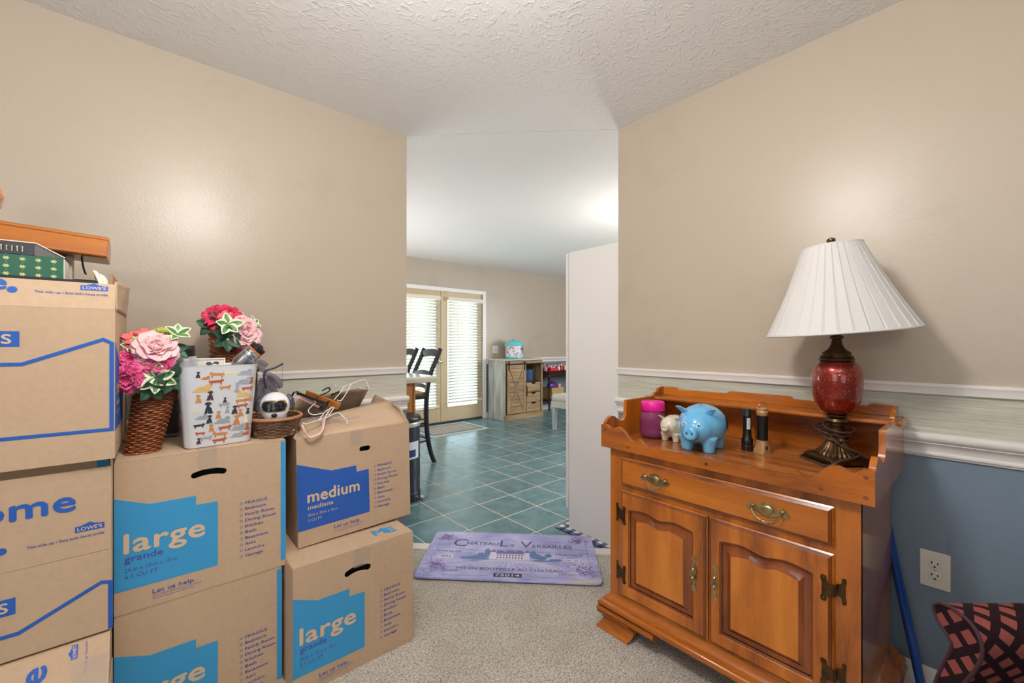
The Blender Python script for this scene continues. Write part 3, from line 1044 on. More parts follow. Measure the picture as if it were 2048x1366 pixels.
lathe(b, [(.024, .094), (.029, .097), (.029, .104), (.024, .107), (.021, .120), (.023, .128), (.017, .130), (.016, .134), (.028, .138), (.032, .145), (.028, .153), (.018, .156), (.026, .159), (.030, .162), (.030, .166), (.020, .168)], 48)
obj('fluted_base', b, M_BRONZE, lamp, smooth=True)
def redglass():
    m, nt, bb = new_mat('speckled_red_glass')
    N, L = nt.nodes.new, nt.links.new
    tc = N('ShaderNodeTexCoord')
    n = N('ShaderNodeTexNoise'); n.inputs['Scale'].default_value = 230; n.inputs['Detail'].default_value = 3
    n2 = N('ShaderNodeTexNoise'); n2.inputs['Scale'].default_value = 30; n2.inputs['Detail'].default_value = 4
    L(tc.outputs['Object'], n.inputs[0]); L(tc.outputs['Object'], n2.inputs[0])
    r = N('ShaderNodeValToRGB'); e = r.color_ramp.elements
    e[0].position = .3; e[0].color = (*lin((48, 4, 4)), 1)
    e[1].position = .75; e[1].color = (*lin((158, 26, 8)), 1)
    ad = N('ShaderNodeMath'); ad.operation = 'MULTIPLY_ADD'; ad.inputs[1].default_value = .45
    mu = N('ShaderNodeMath'); mu.operation = 'MULTIPLY'; mu.inputs[1].default_value = .6
    L(n2.outputs[0], mu.inputs[0]); L(n.outputs[0], ad.inputs[0]); L(mu.outputs[0], ad.inputs[2])
    L(ad.outputs[0], r.inputs[0])
    r2 = N('ShaderNodeValToRGB'); r2.color_ramp.elements[0].position = .62; r2.color_ramp.elements[1].position = .70
    L(n.outputs[0], r2.inputs[0])
    mx = N('ShaderNodeMix'); mx.data_type = 'RGBA'; mx.inputs[7].default_value = (*lin((226, 120, 40)), 1)
    L(r2.outputs[0], mx.inputs[0]); L(r.outputs[0], mx.inputs[6]); L(mx.outputs[2], bb.inputs['Base Color'])
    bb.inputs['Roughness'].default_value = .35; bb.inputs['Metallic'].default_value = .5
    bb.inputs['Coat Weight'].default_value = 1; bb.inputs['Coat Roughness'].default_value = .03
    return m
egg = [(.020, .166), (.034, .171), (.048, .182), (.059, .198), (.067, .220), (.072, .248), (.074, .278), (.0735, .300), (.070, .322), (.063, .338), (.053, .349), (.044, .354), (.030, .356)]
egg = [(p.x, p.z) for p in smooth_path([(r_, 0, z) for r_, z in egg], 3)]
obj('glass_body', lathe(B(), egg, 64), redglass(), lamp, smooth='all')
b = lathe(B(), [(.040, .352), (.050, .354), (.052, .358), (.050, .363), (.044, .366), (.044, .372), (.041, .374), (.041, .378), (.043, .381), (.038, .386), (.030, .391), (.022, .400), (.017, .412), (.0145, .424), (.0135, .430), (.020, .433), (.021, .437), (.017, .441), (.012, .444), (.0115, .500), (.004, .501), (.0035, .760)], 48)
for i in range(40):
    a = 2*PI*i/40
    ball(b, (.0455*math.cos(a), .0455*math.sin(a), .369), .0028, 6, 4)
obj('neck', b, M_BRONZE, lamp, smooth=True)
M_FIN = mat('bronze_finial', (104, 84, 60), .3, .9)
shg = bpy.data.objects.new('lamp_shade_tilt', None)
bpy.data.objects.remove(shg)
# pleated shade
NP = 34
def shade_pt(k, t, out):
    # k index in 0..NP*4, t 0 bottom..1 top
    r_ = .212+(.083-.212)*t - .010*math.sin(PI*t)*.6
    ph = (k % 4)
    dr_ = (0, .0060, .0055, .0)[ph]*(1-.5*t)
    a = 2*PI*(k//4 + (0, .04, .80, .96)[ph])/NP
    return Vector(((r_+dr_)*math.cos(a), (r_+dr_)*math.sin(a), (.458+.302*t)))
b = B()
V = [[b.verts.new(shade_pt(k, t/8, 0)) for k in range(NP*4)] for t in range(9)]
for a_, c_ in zip(V, V[1:]):
    for i in range(NP*4):
        b.faces.new((a_[i], a_[(i+1) % (NP*4)], c_[(i+1) % (NP*4)], c_[i]))
def shade_mat():
    m, nt, bb = new_mat('white_pleated_fabric')
    N, L = nt.nodes.new, nt.links.new
    bb.inputs['Base Color'].default_value = (*lin((232, 230, 228)), 1)
    bb.inputs['Roughness'].default_value = .85
    tl = N('ShaderNodeBsdfTranslucent'); tl.inputs[0].default_value = (*lin((225, 222, 218)), 1)
    mx = N('ShaderNodeMixShader'); mx.inputs[0].default_value = .22
    L(bb.outputs[0], mx.inputs[1]); L(tl.outputs[0], mx.inputs[2]); L(mx.outputs[0], nt.nodes['Material Output'].inputs['Surface'])
    return m
M_SHADE = shade_mat()
tilt = (R(0), R(-5), 0)
sh = obj('lamp_shade', b, M_SHADE, lamp, solid=.0015, rot=tilt, loc=(.048, 0, 0))
b = B()
tube(b, [(.2135*math.cos(2*PI*i/96), .2135*math.sin(2*PI*i/96), .460) for i in range(96)], .0045, 8, True)
obj('bottom_trim_band', b, M_SHADE, sh, smooth='all')
b = B()
tube(b, [(.0845*math.cos(2*PI*i/64), .0845*math.sin(2*PI*i/64), .758) for i in range(64)], .0040, 8, True)
obj('top_trim_band', b, M_SHADE, sh, smooth='all')
b = B()
for i in range(3):
    a = 2*PI*i/3+.4
    tube(b, [(.008*math.cos(a), .008*math.sin(a), .757), (.083*math.cos(a), .083*math.sin(a), .757)], .0015, 6)
obj('spider', b, M_BRONZE, sh)
b = lathe(B(), [(.004, .755), (.007, .758), (.006, .763), (.005, .766), (.010, .770), (.0135, .777), (.012, .784), (.006, .788), (.001, .789)], 24)
obj('finial', b, M_FIN, sh, smooth=True)
# cord wound round the base
cp = [(.020, .018, .158)]
for i in range(46):
    a = 2*PI*i/15
    rr_ = .029+.010*(1-math.cos(i*.29))+(.034*math.sin(PI*(i-14)/9) if 14 < i < 23 else 0)
    cp.append((rr_*math.cos(a+.6), rr_*math.sin(a+.6), .134-.0011*i+.012*math.sin(i*.42+1)))
cp += [(-.030, -.034, .082), (-.010, -.050, .066), (.022, -.062, .050), (.050, -.072, .034), (.078, -.078, .018), (.098, -.070, .005), (.100, -.030, .004), (.088, .020, .004), (.070, .082, .004), (-.020, .088, .004), (-.080, .070, .004), (-.086, .0, .004), (-.084, -.070, .006), (-.050, -.080, .026), (.0, -.074, .034), (.040, -.060, .042)]
obj('cord', tube(B(), smooth_path(cp, 4), .0026, 6, flat=1.6), mat('brown_lamp_cord', (66, 48, 42), .45), lamp, smooth='all')

# ---- jar with pink lid
jar = thing('plastic_jar', 'clear pink plastic jar with a hot pink screw lid', 'jar', (1.700, 1.005, TOPZ))
pj = [(.030, 0), (.044, .002), (.052, .010), (.056, .022), (.054, .034), (.052, .040), (.055, .060), (.057, .080), (.056, .096), (.050, .110), (.044, .118), (.044, .124)]
obj('jar_body', lathe(B(), pj+[(.042, .124), (.042, .118), (.048, .108), (.053, .092), (.053, .050), (.050, .012), (.030, .005)], 40, wob=lambda a, z: 1+(.035*math.cos(14*a) if z < .045 else 0)*max(0, math.sin(PI*z/.045))), sheer('pink_clear_plastic', (190, 96, 150), .27, .06), jar, smooth='all')
obj('liquid', lathe(B(), [(.001, .006), (.048, .008), (.051, .040), (.052, .066), (.001, .0665)], 32), sheer('rose_film', (140, 60, 96), .35, .2), jar, smooth=True)
obj('lid', lathe(B(), [(.0485, .120), (.050, .122), (.050, .156), (.047, .160), (.042, .160), (.040, .157), (.001, .157)], 48), mat('hot_pink_plastic', (226, 22, 146), .3), jar, smooth=True)

# ---- piggy banks
def pig(name, label, mm, loc, rot, s, nose_up=0, eyes='ring'):
    t = thing(name, label, 'piggy bank', loc, rot)
    bm = B()
    ball(bm, (0, 0, .58*s), (.64*s, .53*s, .47*s), 32, 20)
    ball(bm, (-.38*s, 0, .56*s+nose_up*s*.3), (.34*s, .38*s, .35*s), 28, 18)
    lathe(bm, [(.17*s, 0), (.165*s, .12*s), (.15*s, .20*s), (.145*s, .23*s), (.10*s, .24*s), (.02*s, .225*s)], 28, Matrix.Translation((-.60*s, 0, .47*s+nose_up*.30*s)) @ Matrix.Rotation(-PI/2+nose_up*.5, 4, 'Y'))
    for x, y in ((-.30, -.24), (-.30, .24), (.32, -.24), (.32, .24)):
        lathe(bm, [(.115*s, 0), (.13*s, .02*s), (.13*s, .06*s), (.15*s, .18*s), (.20*s, .34*s)], 22, Matrix.Translation((x*s, y*s, 0)))
    me_ = obj('body', bm, mm, t, smooth='all', subsurf=0)
    rm = me_.modifiers.new('remesh', 'REMESH'); rm.mode = 'VOXEL'; rm.voxel_size = .022*s; rm.use_smooth_shade = True
    sm = me_.modifiers.new('smooth', 'SMOOTH'); sm.factor = .6; sm.iterations = 7
    for y in (-1, 1):
        bm = B()
        def earf(u, v, y=y):
            w_ = .17*s*math.sin(PI*min(1, (1-v)*.75+.02))**.7*(u*2-1)
            return Vector((-.34*s-.16*s*v-.04*s*(1-abs(2*u-1)), y*(.22*s+.20*s*v)+w_*.55, .86*s+.20*s*math.sin(v*PI*.62)*.8+abs(w_)*-.25))
        grid(bm, earf, 8, 8)
        obj('ear', bm, mm, t, smooth='all', solid=.03*s, subsurf=1)
    bm = B()
    for y in (-.055, .055):
        ball(bm, (-.838*s-nose_up*.0*s, y*s, .48*s+nose_up*.42*s), (.012*s, .018*s, .028*s), 10, 8)
    for y in (-.17, .17):
        pass
    obj('nostrils', bm, M_EYE if False else mat('dark_glaze', (40, 36, 40), .3), t, smooth='all')
    for y in (-.15, .15):
        bm = ball(B(), (-.672*s, y*s, .66*s), (.028*s, .034*s, .040*s), 14, 10)
        eo = obj('eye', bm, mat('white_glaze', (236, 236, 232), .15), t, smooth='all')
        bm = ball(B(), (-.698*s, y*s*1.03, .66*s), (.010*s, .017*s, .020*s), 12, 8)
        obj('pupil', bm, MATS['dark_glaze'], eo, smooth='all')
    bm = tube(B(), smooth_path([(.60*s, 0, .62*s), (.68*s, .03*s, .70*s), (.72*s, -.03*s, .64*s), (.68*s, -.02*s, .58*s)], 5), [.03*s]*15+[.012*s], 8)
    obj('tail', bm, mm, t, smooth='all')
    obj('coin_slot', box(B(), -.16*s, .16*s, -.018*s, .018*s, 1.033*s, 1.046*s), MATS['dark_glaze'], t, bevel=.003*s)
    return t
M_PIGB = mat('sky_blue_glaze', (104, 178, 224), .12, coat=.6)
M_PIGW = mat('cream_glaze', (214, 208, 186), .16, coat=.6)
pb = pig('piggy_bank', 'large glossy sky blue piggy bank', M_PIGB, (1.665, .768, TOPZ), (0, 0, R(6)), .168)
# round transfer with building silhouette and a name plate on its flank
PS = .168
def flank(x, z, out=.0012):
    k_ = 1-(x/(.64*PS))**2-((z-.58*PS)/(.47*PS))**2
    return Vector((x, -.53*PS*math.sqrt(max(.02, k_))-out, z))
b = grid(B(), lambda u, v: flank(.036+.040*v*math.cos(PI*u), .092+.044*v*math.sin(PI*u)), 20, 6)
q = obj('arched_decal', b, mat('dark_brown_decal', (52, 36, 34), .3), pb, smooth='all', recalc=False)
b = grid(B(), lambda u, v: flank(-.006+.086*u, .074+.017*v, .0018), 12, 3)
for x_ in (.010, .035, .058):
    grid(b, lambda u, v: flank(x_+.002*u, .091+(.034 if x_ == .035 else .026)*v, .0020), 1, 5)
obj('name_band', b, mat('silver_band', (200, 190, 178), .25, .5), q, smooth='all', kind='stuff')
pig('piggy_bank', 'small cream white piggy bank with pointed ears', M_PIGW, (1.720, .915, TOPZ), (0, 0, R(0)), .104, nose_up=.35)

# ---- flashlights
f1 = thing('flashlight', 'slim black flashlight standing on its head with a wrist strap', 'flashlight', (1.765, .640, TOPZ))
b = lathe(B(), [(.018, 0), (.0195, .002), (.0195, .020), (.018, .022), (.0195, .026), (.0195, .045), (.017, .050), (.0145, .060), (.0145, .130), (.0155, .133), (.0155, .138), (.0145, .140), (.0145, .156), (.013, .162), (.009, .163)], 32, wob=lambda a, z: 1+(.03*math.cos(16*a) if z < .046 or .08 < z < .128 else 0))
obj('barrel', b, M_BLACKP, f1, smooth=30)
b = B(); 
for i in range(7):
    a = R(200+i*7)
    box(b, -.0012, .0012, -.0004, .0004, .085, .128, Matrix.Translation((.0150*math.cos(a), .0150*math.sin(a), 0)) @ Matrix.Rotation(a+PI/2, 4, 'Z'))
obj('lens_strip', b, mat('pale_led_strip', (190, 190, 190), .3), f1)
b = tube(B(), smooth_path([(.012, -.010, .150), (.024, -.018, .140), (.020, -.016, .110), (.026, -.020, .080), (.026, -.022, .030), (.018, -.016, .012)], 6), .0016, 6)
obj('wrist_strap', b, M_BLACKP, f1, smooth='all')
f2 = thing('flashlight', 'tan and black flashlight with a square foot and hanging hook', 'flashlight', (1.775, .590, TOPZ), (0, 0, R(-20)))
M_TAN = mat('tan_plastic', (176, 136, 92), .3, .2)
b = B(); sqloft(b, [(.022, 0, .004), (.022, .012, .004), (.019, .022, .006), (.0185, .046, .014), (.0185, .048, .014)])
obj('foot', b, M_TAN, f2, smooth=30)
ft = obj('switch', ball(B(), (-.004, -.0215, .022), (.005, .003, .009), 12, 8), M_BLACKP, f2, smooth='all')
obj('grip', lathe(B(), [(.0165, .048), (.0185, .050), (.0185, .130), (.020, .134), (.020, .140), (.016, .142)], 32, wob=lambda a, z: 1+(.025*math.cos(18*a) if .055 < z < .125 else 0)), M_BLACKP, f2, smooth=30)
obj('cap', lathe(B(), [(.017, .140), (.0195, .143), (.0195, .158), (.018, .160), (.018, .164), (.0195, .166), (.0185, .170), (.008, .172)], 32), M_TAN, f2, smooth=True)
obj('hook', tube(B(), smooth_path([(-.016, 0, .166), (-.018, 0, .180), (-.008, 0, .190), (.006, 0, .190), (.015, 0, .182), (.010, 0, .178)], 5), .0014, 6), M_CHROME, f2, smooth='all')

# ---- blue broom pole leaning in the corner behind the washstand
top = Vector((2.041, .300, .74)); bot = Vector((1.968, .160, .0))
b = tube(B(), [bot+(top-bot)*t for t in (0.0, .5, 1)], .0135, 20)
tag(obj('broom_pole', b, mat('glossy_blue_metal', (16, 70, 150), .22, .2, coat=.5), None, smooth=True), 'glossy blue pole leaning against the wall beside the washstand', 'pole')

# ---- patterned accent chair
def chair_fabric():
    m, nt, bb = new_mat('burgundy_lattice_fabric')
    N, L = nt.nodes.new, nt.links.new
    tc = N('ShaderNodeTexCoord')
    mp = N('ShaderNodeMapping'); mp.inputs['Scale'].default_value = (27, 27, 0); mp.inputs['Rotation'].default_value = (0, 0, R(45))
    L(tc.outputs['UV'], mp.inputs[0])
    fr_ = N('ShaderNodeVectorMath'); fr_.operation = 'FRACTION'; L(mp.outputs[0], fr_.inputs[0])
    sb = N('ShaderNodeVectorMath'); sb.operation = 'SUBTRACT'; sb.inputs[1].default_value = (.5, .5, 0); L(fr_.outputs[0], sb.inputs[0])
    ab = N('ShaderNodeVectorMath'); ab.operation = 'ABSOLUTE'; L(sb.outputs[0], ab.inputs[0])
    sp = N('ShaderNodeSeparateXYZ'); L(ab.outputs[0], sp.inputs[0])
    mx = N('ShaderNodeMath'); mx.operation = 'MAXIMUM'; L(sp.outputs[0], mx.inputs[0]); L(sp.outputs[1], mx.inputs[1])
    nz = N('ShaderNodeTexNoise'); nz.inputs['Scale'].default_value = 260; L(tc.outputs['UV'], nz.inputs[0])
    nm = N('ShaderNodeMath'); nm.operation = 'MULTIPLY_ADD'; nm.inputs[1].default_value = .07; L(nz.outputs[0], nm.inputs[0]); L(mx.outputs[0], nm.inputs[2])
    lt = N('ShaderNodeMath'); lt.operation = 'LESS_THAN'; lt.inputs[1].default_value = .335; L(nm.outputs[0], lt.inputs[0])
    mc = N('ShaderNodeMix'); mc.data_type = 'RGBA'
    mc.inputs[6].default_value = (*lin((30, 12, 18)), 1); mc.inputs[7].default_value = (*lin((126, 66, 60)), 1)
    L(lt.outputs[0], mc.inputs[0]); L(mc.outputs[2], bb.inputs['Base Color'])
    bp = N('ShaderNodeBump'); bp.inputs['Strength'].default_value = .5; bp.inputs['Distance'].default_value = .002
    L(lt.outputs[0], bp.inputs['Height']); L(bp.outputs[0], bb.inputs['Normal'])
    bb.inputs['Roughness'].default_value = .95; bb.inputs['Specular IOR Level'].default_value = .2
    return m
M_CHAIR = chair_fabric()
def uv_box(o, s=1):
    me = o.data
    uv = me.uv_layers.new(name='uv')
    for p_ in me.polygons:
        n = p_.normal
        ax = max(range(3), key=lambda i: abs(n[i]))
        for li in p_.loop_indices:
            co = me.vertices[me.loops[li].vertex_index].co
            a, c = [(co.y, co.z), (co.x, co.z), (co.x, co.y)][ax]
            uv.data[li].uv = (a*s, c*s)
# chair turned to the room; local frame: x along its back, y away from the room centre, origin on the floor
ch = thing('accent_chair', 'burgundy upholstered chair with diamond lattice fabric in the right corner', 'chair', (.90*CY+.87*SY, -.90*SY+.87*CY, 0), (0, 0, -YAW))
near = [(-.070, .16), (-.050, .30), (-.030, .42), (-.012, .49), (-.030, .533), (-.048, .572), (-.060, .61), (-.058, .635), (-.048, .652), (-.030, .662), (-.005, .666)]
far_ = [(.018, .662), (.030, .652), (.032, .640), (.024, .622), (.002, .602), (-.004, .587), (.010, .545), (.030, .485), (.060, .36), (.085, .16)]
near = [(p.x, p.z) for p in smooth_path([(a, 0, c) for a, c in near], 4)]
far_ = [(p.x, p.z) for p in smooth_path([(a, 0, c) for a, c in far_], 4)]
W_ = .66
pr_ = near+far_
b = B()
A_ = [[b.verts.new((x, y, z)) for y, z in pr_] for x in (0, W_*.33, W_*.67, W_)]
for a_, c_ in zip(A_, A_[1:]):
    for i in range(len(pr_)):
        j = (i+1) % len(pr_)
        b.faces.new((a_[i], a_[j], c_[j], c_[i]))
b.faces.new(A_[0][::-1]); b.faces.new(A_[-1])
o = obj('backrest', b, M_CHAIR, ch, smooth=50)
me_ = o.data
uvl = me_.uv_layers.new(name='uv')
arc = [0]
for (y0_, z0_), (y1_, z1_) in zip(pr_, pr_[1:]):
    arc.append(arc[-1]+math.hypot(y1_-y0_, z1_-z0_))
key = {(round(y, 5), round(z, 5)): t for (y, z), t in zip(pr_, arc)}
for p_ in me_.polygons:
    for li in p_.loop_indices:
        co = me_.vertices[me_.loops[li].vertex_index].co
        if abs(p_.normal.x) > .9:
            uvl.data[li].uv = (co.y+.01, co.z)
        else:
            uvl.data[li].uv = (co.x, key.get((round(co.y, 5), round(co.z, 5)), co.z))
M_PIPE = mat('dark_plum_piping', (58, 26, 38), .8)
for x in (0, W_):
    b = tube(B(), [(x, y, z) for y, z in pr_], .0035, 6)
    obj('piping', b, M_PIPE, ch, smooth='all')
for x0, x1, y0, y1, z0, z1, nm in ((.03, W_-.03, -.50, -.05, .20, .33, 'seat_base'), (.05, W_-.05, -.51, -.03, .33, .43, 'seat_cushion')):
    o = obj(nm, box(B(), x0, x1, y0, y1, z0, z1), M_CHAIR, ch, bevel=.03, bseg=4)
    uv_box(o)
for x in (.05, W_-.05):
    for y in (-.44, .04):
        obj('leg', lathe(B(), [(.014, 0), (.022, .19)], 12, Matrix.Translation((x, y, 0))), wood('dark_walnut', (40, 22, 14), (60, 34, 20), (80, 48, 30)), ch, smooth=True)

# ================================================================== MOVING BOXES (left)
def slot(cx, cz, w, h, rise, n=8):
    """arched hand-hold outline"""
    t = []; bt = []
    for i in range(n+1):
        f = i/n*2-1
        t.append((cx+f*w/2, cz+h/2+rise*(1-f*f)))
        bt.append((cx+f*w/2, cz-h/2+rise*(1-f*f)))
    r = h/2
    endr = [(cx+w/2+r*math.cos(a), cz+r*math.sin(a)) for a in (R(45), 0, R(-45))]
    endl = [(cx-w/2-r*math.cos(a), cz+r*math.sin(a)) for a in (R(-45), 0, R(45))]
    return t+endr+bt[::-1]+endl
TK = .0035
def carton(label, loc, w, d, h, rot=(0, 0, 0), hole=None, top=True, group=None):
    t = thing('moving_box', label, 'box', loc, rot, group)
    b = B()
    rect = [(0, 0), (w, 0), (w, h), (0, h)]
    flat(b, [rect]+([hole] if hole else []), TK, up(0, TK/2, 0))
    box(b, 0, TK, TK, d, 0, h); box(b, w-TK, w, TK, d, 0, h); box(b, TK, w-TK, d-TK, d, 0, h)
    box(b, TK, w-TK, TK, d-TK, 0, TK)
    obj('box_body', b, M_CARD, t, bevel=.0012)
    if top:
        g = .003
        obj('flap', box(B(), .001, w-.001, .001, d/2-g/2, h, h+TK), M_CARD, t, bevel=.001)
        obj('flap', box(B(), .001, w-.001, d/2+g/2, d-.001, h, h+TK), M_CARD, t, bevel=.001)
    if hole:
        xs = [p[0] for p in hole]; zs = [p[1] for p in hole]
        obj('stowed_contents', box(B(), min(xs)-.02, max(xs)+.02, .035, .05, min(zs)-.03, max(zs)+.01), mat('black_cloth', (26, 26, 28), .8, bump=.4), t, bevel=.004)
    return t
ROOMS = ['FRAGILE', 'Bedroom', 'Family Room', 'Dining Room', 'Kitchen', 'Bath', 'Basement', 'Attic', 'Laundry', 'Garage']
LW_ = [.0655, .062, .088, .093, .053, .033, .068, .031, .058, .052]
def ring(bm, x, z, r, M, w=.0009):
    n = 16
    o_ = [(x+r*math.cos(2*PI*i/n), z+r*math.sin(2*PI*i/n)) for i in range(n)]
    i_ = [(x+(r-w)*math.cos(2*PI*i/n), z+(r-w)*math.sin(2*PI*i/n)) for i in range(n)]
    flat(bm, [o_, i_], .0002, M @ Matrix.Translation((0, 0, .0003)))
def front_print(t, kind, h, M=None, k=1.0, strip=None):
    big = kind == 'large'
    Mf = M or up(0, -.0004, 0)
    Ml = Mf @ Matrix.Translation((0, 0, .0003))
    c1, c2 = (M_CYAN, M_INK) if big else (M_ROYAL, M_CARDTXT)
    if big:
        poly = [(0, .340), (.078, .308), (.190, .306), (.190, .277), (.247, .275), (.247, .066), (0, .068)]
        X0_, top_, dy_ = .312, .251, .0198
    else:
        poly = [(0, .312), (.124, .264), (.220, .264), (.222, .238), (.271, .239), (.272, .062), (0, .060)]
        X0_, top_, dy_ = .297, .245, .0190
    b = flat(B(), [poly], .0004, Mf)
    if strip:
        box(b, strip-.016, strip, -.0006, -.0001, .02, h-.004)
    pr_ = obj('colour_print', b, c1, t)
    b = B()
    if big:
        text(b, 'large', .022, .176, .056, .190, Ml, bold=.03)
        w1 = obj('size_word', b, M_CARDTXT, pr_)
        b = B()
        text(b, 'grande', .022, .149, .020, .087, Ml, bold=.02)
        text(b, '24-in x 18-in x 18-in', .022, .120, .0125, .121, Ml)
        text(b, '4.5 CU FT', .022, .100, .0125, .076, Ml)
    else:
        text(b, 'medium', .036, .161, .043, .195, Ml, bold=.03)
        w1 = obj('size_word', b, M_CARDTXT, pr_)
        b = B()
        text(b, 'mediana', .036, .134, .016, .092, Ml, bold=.02)
        text(b, '18-in x 18-in x 16-in', .036, .108, .0105, .108, Ml)
        text(b, '3 CU FT', .036, .088, .0105, .049, Ml)
    obj('size_details', b, c2, pr_)
    b = B()
    for i, (s_, w_) in enumerate(zip(ROOMS, LW_)):
        z = top_-dy_*i
        ring(b, X0_, z, .0042, Mf)
        text(b, s_, X0_+.011, z-.0042, .0094, w_*(.95 if not big else 1), Ml, bold=.015)
    lx0 = .085 if big else .130
    text(b, 'Let us help.', lx0, .037, .0125, .103, Ml, bold=.02)
    text(b, 'Scan to find additional moving supplies', lx0, .028, .0045, .119, Ml)
    text(b, 'and inspiration for your new home.', lx0, .020, .0045, .100, Ml)
    obj('room_checklist', b, M_INK, t, kind='stuff')

# B1 upper large box, B2 lower large box, C2 lower right large box
B2 = carton('large sky blue printed moving box at the bottom of the middle stack', (-.066, 1.67, 0), .435, .61, .413)
front_print(B2, 'large', .413, M=up(0, -.0004, -.036), strip=.435)
B1 = carton('large moving box with sky blue print and black hand-hold, atop the middle stack', (-.066, 1.67, .418), .447, .61, .444, hole=slot(.224, .3705, .075, .020, .006))
front_print(B1, 'large', .444, strip=.447)
obj('packing_tape', box(B(), .195, .245, -.0008, -.0002, .385, .4475), M_TAPE, B1)
obj('packing_tape', box(B(), .195, .245, -.001, .60, .4476, .4482), M_TAPE, B1)
C2 = carton('large moving box with sky blue print on the floor, nearest the doormat', (.379, 1.565, 0), .447, .60, .440, hole=slot(.222, .362, .076, .024, .008))
front_print(C2, 'large', .440, M=up(0, -.0004, .0))
obj('packing_tape', box(B(), .205, .262, -.0008, -.0002, .375, .4435), M_TAPE, C2)
b = B()
Mt = Matrix.Translation((0, 0, .4440))
for s_, x, y, w_ in (('M', .315, .058, .045), ('E', .365, .050, .034)):
    text(b, s_, x, y, .05, w_, Mt, bold=.05, rot=R(0))
obj('top_lettering', b, M_CYAN, C2)
C1 = carton('medium moving box with royal blue print and bulging open flaps, under the hangers', (.430, 1.700, .4475), .455, .455, .404, rot=(0, R(-1.1), 0), top=False, hole=slot(.257, .326, .026, .020, .0))
front_print(C1, 'medium', .404)
# bulging front flap (sagging, creased), side flap, raised rear flap
def sheet(name, P, parent, m=M_CARD, nu=10, nv=8, amp=.006, seed=0, solid=.004):
    """bilinear patch through 4 local corners with soft creases"""
    a, b_, c_, d_ = [Vector(p) for p in P]
    n = (b_-a).cross(d_-a).normalized()
    def f(u, v):
        p = a*(1-u)*(1-v)+b_*u*(1-v)+c_*u*v+d_*(1-u)*v
        return p+n*amp*(noise.noise(Vector((u*3+seed, v*2, seed)))*1.5+.8*math.sin(PI*u)*v)*(1 if v > .01 else 0)
    bm = grid(B(), f, nu, nv)
    return obj(name, bm, m, parent, smooth='all', solid=solid)
h1 = .404
ff_ = sheet('front_flap', [(0, 0, h1), (.455, 0, h1), (.470, .235, h1+.070), (.06, .205, h1+.028)], C1, seed=2)
b = B()
for i, (s_, w_) in enumerate((('Household items', .100), ('Kitchen utensils', .110), ('Books and media', .110), ('Tools and hardware', .120), ('Mechanical & Medium', .150))):
    text(b, s_, .075+.008*i, .150-.027*i, .010, w_, Matrix.Translation((0, .012, h1+.0125)) @ Matrix.Rotation(R(12), 4, 'X') @ Matrix.Rotation(R(-5), 4, 'Y'), bold=.01)
obj('flap_lettering', b, M_INK, ff_)
sheet('side_flap', [(.455, .0, h1), (.455, .455, h1), (.475, .40, h1+.085), (.470, .12, h1+.052)], C1, seed=5)
sheet('rear_flap', [(.02, .455, h1), (.40, .455, h1), (.42, .34, h1+.135), (.12, .36, h1+.115)], C1, seed=8)
sheet('side_flap', [(0, .455, h1), (0, .0, h1), (.02, .06, h1+.020), (.03, .40, h1+.045)], C1, seed=9)
obj('packing_tape', sheet.__class__ and box(B(), .20, .25, -.0008, -.0002, .345, .404), M_TAPE, C1)
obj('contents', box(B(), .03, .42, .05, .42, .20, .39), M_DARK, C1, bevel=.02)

def house_outline(bm, pts, w_, M):
    """stroked open polyline with mitred corners"""
    P_ = [Vector(p) for p in pts]
    Lf, Rt = [], []
    for i, p in enumerate(P_):
        d1 = (p-P_[i-1]).normalized() if i else None
        d2 = (P_[i+1]-p).normalized() if i < len(P_)-1 else None
        d_ = d1 or d2
        n1 = Vector((-(d1 or d2).y, (d1 or d2).x)); n2 = Vector((-(d2 or d1).y, (d2 or d1).x))
        n_ = (n1+n2).normalized()
        k_ = w_/2/max(.3, n_.dot(n1))
        Lf.append(tuple(p+n_*k_)); Rt.append(tuple(p-n_*k_))
    flat(bm, [Lf+Rt[::-1]], .0004, M)
def sign(t, x0_, x1_, z0_, z1_, M, word='LOWE\'S', peak=True):
    """blue gabled store sign with pale letters"""
    w_, h_ = x1_-x0_, z1_-z0_
    pts = [(x0_, z0_), (x1_, z0_), (x1_, z1_-h_*.05), (x0_+w_*.78, z1_-h_*.05), (x0_+w_*.76, z1_+h_*.10), (x0_+w_*.70, z1_+h_*.02), (x0_+w_*.5, z1_+h_*.42), (x0_+w_*.3, z1_+h_*.12), (x0_+w_*.26, z1_+h_*.16), (x0_+w_*.22, z1_-h_*.05), (x0_, z1_-h_*.05)]
    s_ = obj('store_sign', flat(B(), [pts], .0004, M), M_ROYAL, t)
    b = text(B(), word, x0_+w_*.08, z0_+h_*.2, h_*.56, w_*.84, M @ Matrix.Translation((0, 0, .0003)), bold=.03)
    obj('sign_lettering', b, M_CARDTXT, s_)

# A2: tall box, its flaps standing straight up
A2w = .457
A2 = carton('box with standing flaps and blue outline, in the middle of the left stack', (-.068-A2w, 1.60, .424), A2w, .457, .219, top=False)
for nm, b in (('front_flap', box(B(), 0, A2w, 0, TK, .2195, .447)), ('rear_flap', box(B(), 0, A2w, .4535, .457, .2195, .468)),
              ('side_flap', box(B(), A2w-TK, A2w, .006, .45, .2195, .4685)), ('side_flap', box(B(), 0, TK, .006, .45, .2195, .4685))):
    f_ = obj(nm, b, M_CARD, A2, bevel=.001)
    if nm == 'front_flap':
        A2f = f_
inner = obj('inner_flap', box(B(), .01, A2w-.006, .020, .0235, .2195, .4685), M_CARD, A2, bevel=.001)
obj('cyan_edge', box(B(), A2w-.030, A2w-.006, .0192, .0200, .44, .466), M_CYAN, inner)
Mf = up(0, -.0006, 0)
def ax(x): return x+.068+A2w
